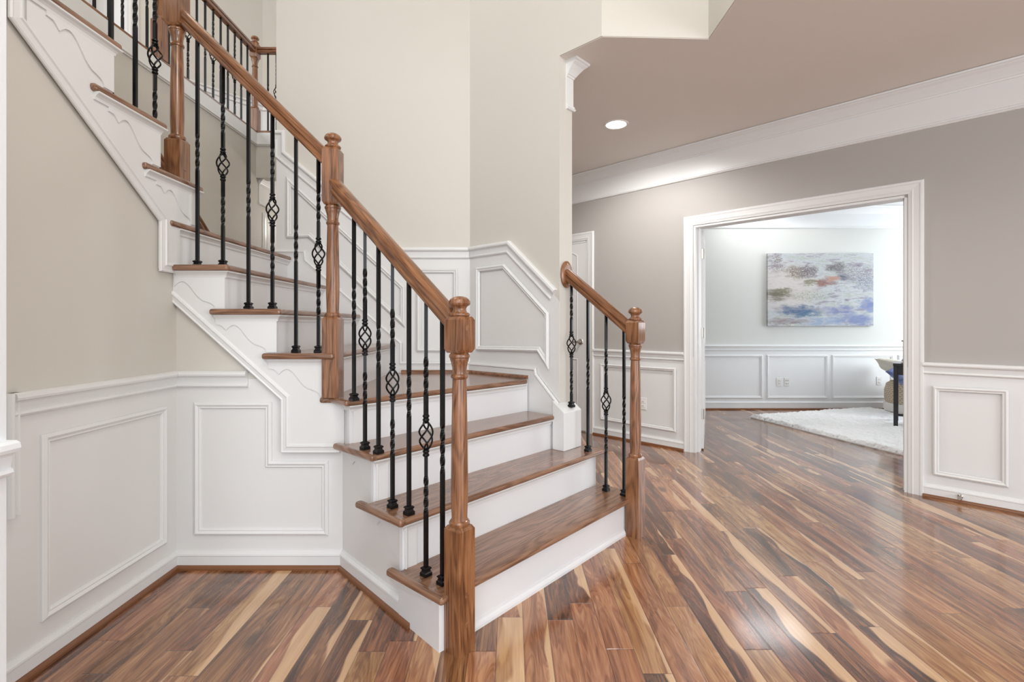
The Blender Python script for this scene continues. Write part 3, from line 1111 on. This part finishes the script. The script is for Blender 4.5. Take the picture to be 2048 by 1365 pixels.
def baluster(parent, x, y, z0, z1, rz, kind, shoe=True, h=.0067):
    """square iron bar with twists; kind 'twist' or 'basket'"""
    M = Matrix.Translation(V((x, y, z0))) @ Matrix.Rotation(rz, 4, 'Z')
    Lh = z1 - z0
    zc = Lh * .5
    rows = []                        # (z, angle)

    def bar(m_, za, zb, zones):
        cuts = sorted({za, zb, *[q for a, b_, t in zones for q in (a, b_)]})
        zs = []
        for a, b_ in zip(cuts, cuts[1:]):
            zone = next((q for q in zones if q[0] <= a + 1e-6 and q[1] >= b_ - 1e-6), None)
            k = int(round(zone[2] * 20)) if zone else 1
            zs += [a + (b_ - a) * i / k for i in range(k)]
        zs.append(zb)
        vs, fs = [], []
        for z in zs:
            a_ = 0
            for p, q, t in zones:
                a_ += 2 * math.pi * t * min(max((z - p) / (q - p), 0), 1)
            for c_ in range(4):
                b2 = a_ + math.pi / 4 + c_ * math.pi / 2
                vs.append(M @ V((h * 1.414 * math.cos(b2), h * 1.414 * math.sin(b2), z)))
        for i in range(len(zs) - 1):
            for c_ in range(4):
                fs.append((i * 4 + c_, i * 4 + (c_ + 1) % 4, i * 4 + 4 + (c_ + 1) % 4, i * 4 + 4 + c_))
        fs.append((3, 2, 1, 0))
        e = (len(zs) - 1) * 4
        fs.append((e, e + 1, e + 2, e + 3))
        m_.add(vs, fs)

    m_ = MB()
    if kind == 'twist':
        bar(m_, 0, Lh, [(zc - .09, zc + .09, 1.0)])
    else:
        bar(m_, 0, zc - .058, [(zc - .295, zc - .15, .9)])
        bar(m_, zc + .058, Lh, [(zc + .15, zc + .295, .9)])
    o = tag(build('baluster', m_, M_IRON, parent, M), 'black iron baluster with a twisted bar')
    if kind == 'basket':
        k_ = MB()
        for s in (-1, 1):
            for dz in (-.007, .007):
                Mc = M @ Matrix.Translation(V((0, 0, zc + s * .066 + dz - .005)))
                k_.lathe([(.001, 0), (.0105, 0), (.0128, .003), (.0128, .007), (.0105, .010), (.001, .010)], 14, Mc)
            k_.box(-h, h, -h, h, zc + s * .058 - .012, zc + s * .058 + .012, 0, M)
        for q in range(4):
            pts_ = []
            for i in range(19):
                t = i / 18
                r_ = .0045 + .0225 * math.sin(math.pi * t) ** .85
                a_ = q * math.pi / 2 + math.pi * 1.15 * t
                pts_.append(M @ V((r_ * math.cos(a_), r_ * math.sin(a_), zc - .057 + .114 * t)))
            k_.tube(pts_, .0036, 8)
        tag(build('basket', k_, M_IRON, o, M), 'open spiral basket')
    if shoe:
        s_ = MB()
        lv = [(.0165, 0), (.0165, .012), (.0125, .016), (.0115, .022), (.0150, .026), (.0150, .030), (.0095, .034)]
        vs, fs = [], []
        for hh, z in lv:
            vs += [M @ V((sx * hh, sy * hh, z)) for sx, sy in ((-1, -1), (1, -1), (1, 1), (-1, 1))]
        for q in range(len(lv) - 1):
            for c_ in range(4):
                fs.append((q * 4 + c_, q * 4 + (c_ + 1) % 4, q * 4 + 4 + (c_ + 1) % 4, q * 4 + 4 + c_))
        fs += [(3, 2, 1, 0), tuple(range(24, 28))]
        s_.add(vs, fs)
        build('base_shoe', s_, M_IRON, o, M)
    return o


N1, N2, N3, N4 = V((-.184, 1.760, 0)), V((.668, 2.718, 0)), V((-.835, 2.340, 0)), V((-1.615, 2.422, 0))
rail = tag(empty('stair_railing', N1),
           'long stair railing on the left side, black iron balusters between three oak newel posts', 'railing')
newel(rail, N1.x, N1.y, aa, 0, .440, 1.043, 1.170, plugs=((.0, .205, R(-90)), (.0, .105, R(-90)), (.002, 1.13, R(-90))))
newel(rail, N3.x, N3.y, 0, TZ[4], 1.178, 1.697, 1.962, plugs=((-.006, .07, 0),))
newel(rail, N4.x, N4.y, 0, TZ[9], 2.035, 2.572, 2.98, below=.0, plugs=((0, .06, 0),))
hr_low = (V((-.822, 2.328, 1.792)), V((-.196, 1.771, 1.148)))
hr_mid = (V((-1.590, 2.421, 2.630)), V((-.860, 2.343, 1.915)))
hr_top = (V((-1.615, 2.41, 2.79)), V((-1.615, 1.45, 3.56)))
for a, b_ in (hr_low, hr_mid, hr_top):
    handrail(a, b_, rail)


def zrail(r, p):
    a, b_ = r
    k = ((V((p[0], p[1], 0)) - V((a.x, a.y, 0))).dot(V((b_.x - a.x, b_.y - a.y, 0)))) / V((b_.x - a.x, b_.y - a.y)).length_squared
    return a.z + (b_.z - a.z) * k - .028


ang_low = math.atan2(-.58, .651)
for k, t, kind in ((.2100, 4, 'twist'), (.3114, 3, 'basket'), (.4283, 3, 'twist'), (.542, 2, 'basket'), (.667, 2, 'twist'), (.787, 1, 'basket'), (.8956, 1, 'twist')):
    p = N3.lerp(N1, k)
    baluster(rail, p.x, p.y, TZ[t], zrail(hr_low, p), ang_low, kind)
for u, t, kind in ((395, 7, 'twist'), (446, 7, 'basket'), (497, 6, 'twist'), (545, 6, 'basket'), (592, 5, 'twist'), (637, 5, 'basket')):
    y = 2.40
    for _ in range(4):
        x = y * (u - CX) / FPX
        y = hr_mid[0].y + (hr_mid[1].y - hr_mid[0].y) * (x - hr_mid[0].x) / (hr_mid[1].x - hr_mid[0].x)
    baluster(rail, x, y, TZ[t], zrail(hr_mid, (x, y)), 0, kind)
for u, t, kind in ((222, 10, 'twist'), (270.5, 10, 'twist'), (310, 9, 'basket')):
    x = -1.612
    y = x * FPX / (u - CX)
    baluster(rail, x, y, TZ[t], zrail(hr_top, (x, y)), 0, kind)

rail2 = tag(empty('stair_railing', N2),
            'short stair railing right of the bottom steps, from an oval rosette to one newel', 'railing')
newel(rail2, N2.x, N2.y, aa, 0, .428, 1.040, 1.165, plugs=((.0, .20, R(-90)),))
hr_r = (V((.332, 3.030, 1.452)), V((.656, 2.729, 1.112)))
handrail(hr_r[0], hr_r[1], rail2)
m = MB()
xr = BD * -1
Mr = Matrix((V((0, 0, 1)), xr.cross(V((0, 0, 1))) * -1, xr)).transposed().to_4x4()
Mr.translation = V((BE.x, BE.y, 1.445)) - BN * .063
m.lathe([(.001, 0), (.052, 0), (.056, .004), (.056, .010), (.050, .015), (.044, .017), (.042, .021), (.001, .021)], 32, Mr @ Matrix.Diagonal((1.45, 1, 1, 1)))
tag(build('rosette', m, M_OAKZ, rail2, Matrix.Translation(Mr.translation)), 'oval oak wall rosette')
m = MB()
ang_r = math.atan2(-.293, .319)
for p, z, kind in ((V((.356, 3.007)), .648, 'basket'), (V((.443, 2.9275)), TZ[2], 'twist'), (V((.533, 2.845)), TZ[1], 'basket'), (V((.6175, 2.767)), TZ[1], 'twist')):
    baluster(rail2, p.x, p.y, z, zrail(hr_r, p), ang_r, kind)

# upper hall railing
rail3 = tag(empty('overlook_railing', (UX, UY, UZ)),
            'upstairs hall railing with thin black balusters, seen behind the stair at top left', 'railing')
zs = UZ + .018
m = MB()
m.sweep([(UX - .035, .9, UZ), (UX - .035, UY + .035, UZ), (-1.70, UY + .035, UZ)], (0, 0, 1), [(-.05, 0), (-.05, .014), (-.044, .02), (.044, .02), (.05, .014), (.05, 0)], side=1)
build('shoe_rail', m, M_OAKX, rail3, Matrix.Translation(V((UX, UY, UZ))) @ Matrix.Rotation(R(90), 4, 'Z'))
newel(rail3, UX - .02, UY + .02, 0, zs, UZ + .25, UZ + .75, UZ + .90)
newel(rail3, UX - .02, 3.645, 0, zs, UZ + .31, UZ + .75, UZ + .90)
handrail((UX - .02, UY, UZ + .83), (UX - .02, .9, UZ + .83), rail3)
handrail((UX, UY + .02, UZ + .83), (-1.70, UY + .02, UZ + .83), rail3)
ys = 4.857
i = 0
while ys > 2.7:
    if abs(ys - 3.645) > .05:
        baluster(rail3, UX - .02, ys, zs, UZ + .80, 0, ('twist', 'twist', 'basket')[i % 3] if i % 3 else 'twist', False)
    ys -= .1113
    i += 1
for x, kind in ((-2.43, 'twist'), (-2.345, 'basket'), (-2.24, 'twist')):
    baluster(rail3, x, UY + .02, zs, UZ + .80, 0, kind, False)

# handrail of the back stair, fixed to the stairwell wall
hr = tag(empty('wall_handrail', (UX + .06, 4.1, 1.8)), 'oak wall handrail sloping down behind the stair at left', 'handrail')
handrail((UX + .09, 3.44, 2.326), (UX + .09, 4.30, 1.655), hr)
for y in (3.6, 4.1):
    m = MB()
    z = 2.63 - .78 * (y - 3.05)
    m.tube([(UX + .001, y, z - .09), (UX + .06, y, z - .085), (UX + .088, y, z - .045)], .008, 8)
    m.box(UX - .001, UX + .006, y - .03, y + .03, z - .12, z - .06)
    build('rail_bracket', m, M_NICKEL, hr)

# ------------------------------------------------------------------ small things of the hall
# recessed ceiling lamp
lp = V((.832, 4.01, CEIL))
lamp = tag(empty('recessed_light', lp), 'round recessed light shining in the hall ceiling', 'ceiling light')
m = MB()
prof = [(.080, -.003), (.098, -.003), (.099, 0), (.080, .0)]
vs, fs = [], []
n = 36
for r_, z in [(.078, .001), (.080, -.004), (.095, -.005), (.100, .001)]:
    vs += [lp + V((r_ * math.cos(2 * math.pi * k / n), r_ * math.sin(2 * math.pi * k / n), z)) for k in range(n)]
for q in range(3):
    for k in range(n):
        fs.append((q * n + k, q * n + (k + 1) % n, (q + 1) * n + (k + 1) % n, (q + 1) * n + k))
m.add(vs, fs, 0, True)
build('trim_ring', m, M_PLASTIC, lamp)
m = MB()
m.lathe([(.001, -.0022), (.079, -.0022), (.079, -.0004), (.001, -.0004)], 36, Matrix.Translation(lp))
build('lens', m, M_LAMP, lamp)
spot('hall_lamp', lp + V((0, 0, -.02)), lp + V((.12, .25, -1)), 98, 150, .6, (1, .975, .95), .08)
for i_, (x, y) in enumerate(((2.2, 2.2), (3.2, -.4))):  # assumed extra hall lamps out of view, no fixtures
    spot('hall_lamp', (x, y, CEIL - .03), (x, y, 0), 16, 140, .7, (1, .95, .88), .08)
# assumed study down-lights, inferred from wall scallops (no fittings modelled above the opening)
for x in (2.85, 4.0, 5.35):
    spot('assumed_study_lamp', (x, 6.15, CEIL - .02), (x, 6.75, 1.2), 7, 120, .6, (1, .97, .92), .06)
area('study_ceiling_bounce', (3.25, 6.3, 2.70), (3.25, 6.3, 0), .8, .5, 8, (.97, .985, 1))  # added unseen panel standing in for ceiling bounce, no fixture

# door stop on the baseboard at right
ds = pxH(1921, 993, .016)
m = MB()
Md = Matrix((V((0, 0, 1)), V((.7071, -.7071, 0)), WN)).transposed().to_4x4()
Md.translation = ds
m.lathe([(.001, 0), (.014, 0), (.014, .004), (.007, .010), (.006, .045), (.011, .048), (.012, .060), (.009, .066), (.001, .066)], 16, Md)
tag(build('door_stop', m, M_NICKEL, None, Matrix.Translation(ds)), 'small nickel door stop screwed to the white baseboard at far right', 'door stop')


def outlet(name, centre, right, nrm, label, holes=2, cat='outlet'):
    right, nrm = V(right), V(nrm)
    M = Matrix((right, V((0, 0, 1)), nrm)).transposed().to_4x4()
    M.translation = V(centre)
    e_ = tag(empty(name, centre), label, cat, 'wall outlets')
    m_ = MB()
    m_.box(-.035, .035, -.057, .057, 0, .006, 0, M)
    build('cover_plate', m_, M_PLASTIC, e_, M, .003, 2)
    for s in (-1, 1):
        m_ = MB()
        m_.box(-.017, .017, s * .021 - .014, s * .021 + .014, .005, .0085, 0, M)
        sk = build('socket', m_, M_PLASTIC, e_, M, .003, 2)
        m_ = MB()
        if holes == 4:
            for dx in (-.012, .012):
                m_.lathe([(.0005, 0), (.0055, 0), (.0055, .0012), (.0005, .0012)], 12, M @ Matrix.Translation(V((dx, s * .021, .0080))))
        else:
            m_.box(-.008, -.005, s * .021 - .004, s * .021 + .006, .008, .0092, 0, M)
            m_.box(.005, .008, s * .021 - .004, s * .021 + .006, .008, .0092, 0, M)
        build('slot', m_, M_SLOT, sk, M)
    return e_


outlet('wall_outlet', pxY(1558, 764.5, SY - .001), (1, 0, 0), (0, -1, 0), 'white power outlet on the study wainscot, the left of the pair below the painting')
outlet('wall_outlet', pxY(1573.5, 764.5, SY - .001), (1, 0, 0), (0, -1, 0), 'white four-hole outlet on the study wainscot, right of its neighbour below the painting', 4)
outlet('wall_outlet', pxY(1758, 762, SY - .001), (1, 0, 0), (0, -1, 0), 'white outlet half hidden behind the pillows in the study')
outlet('wall_outlet', pxH(1287, 808, .001), (.7071, -.7071, 0), WN, 'white outlet on the hall wainscot, right behind the small newel post')

# thermostat upstairs
tp = V((-3.72, 5.78, UZ + 1.42))
nr = V((.793, -.609, 0))
rt = V((.609, .793, 0))
M = Matrix((rt, V((0, 0, 1)), nr)).transposed().to_4x4()
M.translation = tp - nr * .0
th_ = tag(empty('thermostat', tp), 'small white thermostat with a grey screen on the upstairs hall wall', 'thermostat')
m = MB()
m.box(-.075, .075, -.05, .05, -.05, .022, 0, M)
build('case', m, M_PLASTIC, th_, M, .006, 2)
m = MB()
m.box(-.05, .025, -.005, .035, .020, .0235, 0, M)
build('screen', m, simple('grey_lcd', (.16, .19, .17), .3), th_, M)

# ------------------------------------------------------------------ study: painting, rug, table, pouf, pillows
def canvas_material():
    m, nt, b = new_mat('painted_canvas')
    tc = N(nt, 'ShaderNodeTexCoord')
    sp = N(nt, 'ShaderNodeSeparateXYZ')
    nt.links.new(tc.outputs['Object'], sp.inputs[0])
    x, z = sp.outputs[0], sp.outputs[2]                 # x 0..1.42, z 0..0.98

    wx = noise(nt, comb(nt, math_node(nt, 'MULTIPLY', x, 6.0), 11.0, math_node(nt, 'MULTIPLY', z, 11.0)), 1, 4, .65)
    wz = noise(nt, comb(nt, math_node(nt, 'MULTIPLY', x, 6.0), 23.0, math_node(nt, 'MULTIPLY', z, 16.0)), 1, 4, .65)
    xw = math_node(nt, 'ADD', x, math_node(nt, 'MULTIPLY', math_node(nt, 'SUBTRACT', wx, .5), .42))
    zw = math_node(nt, 'ADD', z, math_node(nt, 'MULTIPLY', math_node(nt, 'SUBTRACT', wz, .5), .20))

    def box_mask(cx, cz, rx, rz, soft=.56):
        a = math_node(nt, 'POWER', math_node(nt, 'DIVIDE', math_node(nt, 'SUBTRACT', xw, cx), rx * 1.12), 2.0)
        c_ = math_node(nt, 'POWER', math_node(nt, 'DIVIDE', math_node(nt, 'SUBTRACT', zw, cz), rz * 1.12), 2.0)
        mr = N(nt, 'ShaderNodeMapRange', interpolation_type='SMOOTHSTEP')
        mr.inputs['From Min'].default_value = 1.0
        mr.inputs['From Max'].default_value = 1.0 - soft * 1.8
        nt.links.new(math_node(nt, 'ADD', a, c_), mr.inputs['Value'])
        return mr.outputs[0]

    st = noise(nt, comb(nt, math_node(nt, 'MULTIPLY', x, 5.0), 0.0, math_node(nt, 'MULTIPLY', z, 20.0)), 1, 5, .65, .4)
    sp2 = noise(nt, comb(nt, math_node(nt, 'MULTIPLY', x, 44.0), 3.0, math_node(nt, 'MULTIPLY', z, 58.0)), 1, 5, .8, .2)
    cl = noise(nt, comb(nt, math_node(nt, 'MULTIPLY', x, 3.0), 7.0, math_node(nt, 'MULTIPLY', z, 5.0)), 1, 4, .6, .5)
    c = ramp(nt, st, [(.28, (.20, .19, .25)), (.40, (.38, .37, .41)), (.50, (.56, .59, .62)), (.60, (.44, .48, .45)), (.72, (.62, .63, .63))])
    warm = mix(nt, math_node(nt, 'MULTIPLY', box_mask(.25, .52, .5, .36, .55), .7), c, (.68, .62, .58))

    def blot(c_in, cx, cz, rx, rz, colr, srcn, lo, hi, amt):
        k = N(nt, 'ShaderNodeMapRange', interpolation_type='SMOOTHSTEP')
        k.inputs['From Min'].default_value = lo - .075
        k.inputs['From Max'].default_value = hi - .01
        nt.links.new(srcn, k.inputs['Value'])
        f = math_node(nt, 'MULTIPLY', math_node(nt, 'MULTIPLY', k.outputs[0], box_mask(cx, cz, rx, rz)), amt)
        return mix(nt, f, c_in, colr)

    c = warm
    for args in ((.10, .88, .12, .12, (.20, .14, .14), sp2, .50, .56, .85), (.14, .80, .10, .12, (.25, .22, .25), sp2, .52, .58, .6),
                 (.36, .73, .17, .10, (.17, .12, .08), sp2, .46, .54, .85), (.55, .73, .14, .10, (.15, .12, .13), sp2, .45, .53, .9),
                 (.93, .79, .17, .09, (.14, .13, .13), sp2, .43, .52, .9), (1.02, .66, .16, .07, (.07, .10, .15), st, .42, .55, .9),
                 (1.22, .70, .28, .16, (.22, .20, .24), sp2, .50, .57, .8), (1.32, .57, .15, .12, (.18, .20, .30), sp2, .50, .56, .7),
                 (.76, .585, .17, .055, (.27, .12, .10), st, .36, .50, .95), (.86, .64, .12, .035, (.46, .25, .18), st, .40, .52, .9),
                 (.55, .58, .16, .035, (.18, .17, .09), st, .42, .54, .8), (.12, .42, .22, .09, (.13, .12, .07), st, .42, .52, .9),
                 (.22, .48, .14, .03, (.16, .14, .06), sp2, .42, .52, .8), (.55, .40, .30, .07, (.20, .24, .12), sp2, .53, .60, .7),
                 (.42, .20, .35, .085, (.06, .12, .25), st, .36, .52, .95), (.55, .17, .22, .06, (.06, .20, .30), sp2, .48, .6, .6),
                 (.98, .21, .25, .08, (.18, .21, .42), st, .42, .56, .85), (1.36, .28, .16, .12, (.15, .21, .45), st, .36, .52, .9),
                 (1.2, .08, .36, .10, (.17, .22, .43), cl, .46, .56, .85), (.28, .06, .30, .05, (.24, .17, .15), st, .44, .54, .85),
                 (.75, .06, .45, .07, (.22, .32, .55), st, .46, .58, .6)):
        c = blot(c, *args)
    nt.links.new(c, b.inputs['Base Color'])
    b.inputs['Roughness'].default_value = .7
    bp = N(nt, 'ShaderNodeBump')
    bp.inputs['Strength'].default_value = .15
    bp.inputs['Distance'].default_value = .002
    nt.links.new(sp2, bp.inputs['Height'])
    nt.links.new(bp.outputs[0], b.inputs['Normal'])
    return m


cy = SY - .04
c0, c1 = pxY(1535.5, 652.5, cy), pxY(1747, 507, cy)
M = Matrix.Translation(c0)
m = MB()
m.box(c0.x, c1.x, cy, SY - .004, c0.z, c1.z)
tag(build('painting', m, canvas_material(), None, M, .002, 2), 'abstract painting of pale blue water and brown smudges on the study wall', 'painting')

# shaggy rug
RC, RU, RV = V((2.93, 6.16, 0)), V((.955, .297, 0)).normalized(), V((.258, -.966, 0)).normalized()
RLU, RLV = 1.95, 1.9
rug = tag(empty('rug', RC), 'white shaggy rug on the study floor', 'rug')
m = MB()
m.prism([RC + V((0, 0, .001)), RC + RU * RLU + V((0, 0, .001)), RC + RU * RLU + RV * RLV + V((0, 0, .001)), RC + RV * RLV + V((0, 0, .001))], (0, 0, .012))
m_rug = paint('rug_wool', (.93, .925, .915), .95, .0)
build('backing', m, m_rug, rug)
m = MB()
vs, fs = [], []
nu, nv = 190, 185
from mathutils import noise as mn
for i in range(nu + 1):
    for j in range(nv + 1):
        e = min(i, j, nu - i, nv - j)
        p = RC + RU * (RLU * i / nu) + RV * (RLV * j / nv)
        jit = .006 if e else .013
        p = p + RU * random.uniform(-jit, jit) + RV * random.uniform(-jit, jit)
        lump = mn.noise(p * 9.0) * .5 + mn.noise(p * 31.0) * .5
        hgt = .043 + .019 * lump + random.uniform(-.0025, .0025)
        vs.append(V((p.x, p.y, .012 if e == 0 else hgt * (.75 if e == 1 else 1))))
for i in range(nu):
    for j in range(nv):
        a = i * (nv + 1) + j
        fs.append((a, a + nv + 1, a + nv + 2, a + 1))
m.add(vs, fs, 0, True)
pile = build('pile', m, m_rug, rug)
pile['kind'] = 'stuff'

# black console table, partly behind the casing
tl = V((4.13, 5.43, 0))
tz0 = .052
table = tag(empty('console_table', (4.7, 5.2, 0)), 'black lacquered table standing on the white rug behind the door casing', 'table')
M = Matrix.Translation(V((4.128, 5.44, 0))) @ Matrix.Rotation(R(-38), 4, 'Z')
zt = .725
m = MB()
m.box(0, 1.2, 0, .46, zt - .03, zt, 0, M)
build('tabletop', m, M_BLACKWOOD, table, M, .003, 2)
m = MB()
for b4 in ((.01, 1.19, .012, .032), (.01, 1.19, .428, .448)):
    m.box(b4[0], b4[1], b4[2], b4[3], zt - .125, zt - .03, 0, M)
for b4 in ((.012, .032, .03, .43), (1.168, 1.188, .03, .43)):
    m.box(b4[0], b4[1], b4[2], b4[3], zt - .125, zt - .03, 0, M)
build('apron', m, M_BLACKWOOD, table, M, .002, 2)
for x in (.004, 1.156):
    for y in (.006, .414):
        m = MB()
        m.box(x, x + .040, y, y + .040, tz0 - .035, zt - .03, 0, M)
        build('leg', m, M_BLACKWOOD, table, M, .003, 2)
m = MB()
m.box(.022, .040, .046, .414, .125, .150, 0, M)
m.box(.04, 1.156, .22, .24, .125, .150, 0, M)
build('stretcher', m, M_BLACKWOOD, table, M)
# slim clear-and-nickel lamp foot on the table
lf = V((4.232, 5.425, zt))
lampf = tag(empty('table_lamp', lf), 'slim metal lamp stem standing on the black table', 'lamp')
m = MB()
m.lathe([(.001, 0), (.022, 0), (.022, .010), (.008, .014), (.008, .03), (.001, .03)], 24, Matrix.Translation(lf))
build('lamp_base', m, M_NICKEL, lampf)
m = MB()
m.lathe([(.001, .028), (.006, .028), (.006, .24), (.001, .24)], 14, Matrix.Translation(lf))
m.lathe([(.001, .235), (.018, .235), (.018, .25), (.001, .25)], 18, Matrix.Translation(lf))
build('lamp_stem', m, M_NICKEL, lampf)

# woven pouf with two pillows
def woven_material():
    m, nt, b = new_mat('woven_seagrass')
    tc = N(nt, 'ShaderNodeTexCoord')
    sp = N(nt, 'ShaderNodeSeparateXYZ')
    nt.links.new(tc.outputs['Object'], sp.inputs[0])
    an = math_node(nt, 'ARCTAN2', sp.outputs[1], sp.outputs[0])
    wv = math_node(nt, 'SINE', math_node(nt, 'ADD', math_node(nt, 'MULTIPLY', an, 46.0), math_node(nt, 'MULTIPLY', math_node(nt, 'FLOOR', math_node(nt, 'MULTIPLY', sp.outputs[2], 42.0)), 3.1416)))
    hz = math_node(nt, 'SINE', math_node(nt, 'MULTIPLY', sp.outputs[2], 264.0))
    h_ = math_node(nt, 'ADD', math_node(nt, 'MULTIPLY', wv, .25), math_node(nt, 'MULTIPLY', hz, .25))
    c = ramp(nt, math_node(nt, 'ADD', h_, .5), [(0, (.33, .25, .17)), (.5, (.56, .46, .34)), (1, (.70, .60, .46))])
    nt.links.new(c, b.inputs['Base Color'])
    b.inputs['Roughness'].default_value = .8
    bp = N(nt, 'ShaderNodeBump')
    bp.inputs['Distance'].default_value = .006
    nt.links.new(h_, bp.inputs['Height'])
    nt.links.new(bp.outputs[0], b.inputs['Normal'])
    return m


pc = V((5.10, 6.32, .05))
pouf = tag(empty('pouf', pc), 'woven natural pouf with a white foot band on the rug, under two pillows', 'pouf')
m = MB()
m.lathe([(.001, 0), (.335, 0), (.345, .02), (.345, .10), (.335, .105), (.001, .105)], 40, Matrix.Translation(pc))
tag(build('foot_band', m, paint('cream_cotton', (.80, .78, .73), .9, .0), pouf), 'white cotton foot band')
m = MB()
m.lathe([(.001, .10), (.32, .10), (.335, .16), (.335, .26), (.315, .34), (.27, .375), (.001, .38)], 40, Matrix.Translation(pc))
build('body', m, woven_material(), pouf)


def pillow(name, centre, size, thick, rot, mat, label):
    M = Matrix.Translation(V(centre)) @ rot
    m_ = MB()
    n_ = 15
    idx = {}
    vs, fs = [], []
    for side in (1, -1):
        for i in range(n_):
            for j in range(n_):
                u, v = 2 * i / (n_ - 1) - 1, 2 * j / (n_ - 1) - 1
                e = (1 - u ** 2) * (1 - v ** 2)
                pin = 1 - .07 * (1 - abs(u) ** 3 * abs(v) ** 3) * max(abs(u), abs(v)) ** 4
                idx[side, i, j] = len(vs)
                vs.append(M @ V((u * size / 2 * pin, v * size / 2 * pin, side * thick / 2 * max(e, 0) ** .42)))
        for i in range(n_ - 1):
            for j in range(n_ - 1):
                q = (idx[side, i, j], idx[side, i + 1, j], idx[side, i + 1, j + 1], idx[side, i, j + 1])
                fs.append(q if side > 0 else q[::-1])
    m_.add(vs, fs, 0, True)
    o = build(name, m_, mat, None, M)
    bm = bmesh.new()
    bm.from_mesh(o.data)
    bmesh.ops.remove_doubles(bm, verts=bm.verts, dist=.0004)
    bmesh.ops.recalc_face_normals(bm, faces=bm.faces)
    bm.to_mesh(o.data)
    bm.free()
    return tag(o, label, 'pillow', 'pillows on the woven pouf')


def cloth(name, ca, cb, scale):
    m, nt, b = new_mat(name)
    tc = N(nt, 'ShaderNodeTexCoord')
    f = noise(nt, tc.outputs['Object'], scale, 4, .7, .5)
    nt.links.new(ramp(nt, f, [(.35, ca), (.65, cb)]), b.inputs['Base Color'])
    b.inputs['Roughness'].default_value = .9
    return m


pillow('pillow', (4.93, 6.33, .585), .56, .17, Matrix.Rotation(R(45), 4, 'Z') @ Matrix.Rotation(R(14), 4, 'X') @ Matrix.Rotation(R(14), 4, 'Y'),
       cloth('cream_linen', (.70, .66, .56), (.80, .76, .67), 40), 'cream pillow lying on the woven pouf, behind the blue one')
pillow('pillow', (4.83, 6.02, .50), .50, .16, Matrix.Rotation(R(45), 4, 'Z') @ Matrix.Rotation(R(38), 4, 'X') @ Matrix.Rotation(R(-22), 4, 'Y'),
       cloth('blue_batik', (.10, .13, .33), (.28, .33, .56), 28), 'violet blue patterned pillow leaning on the woven pouf')
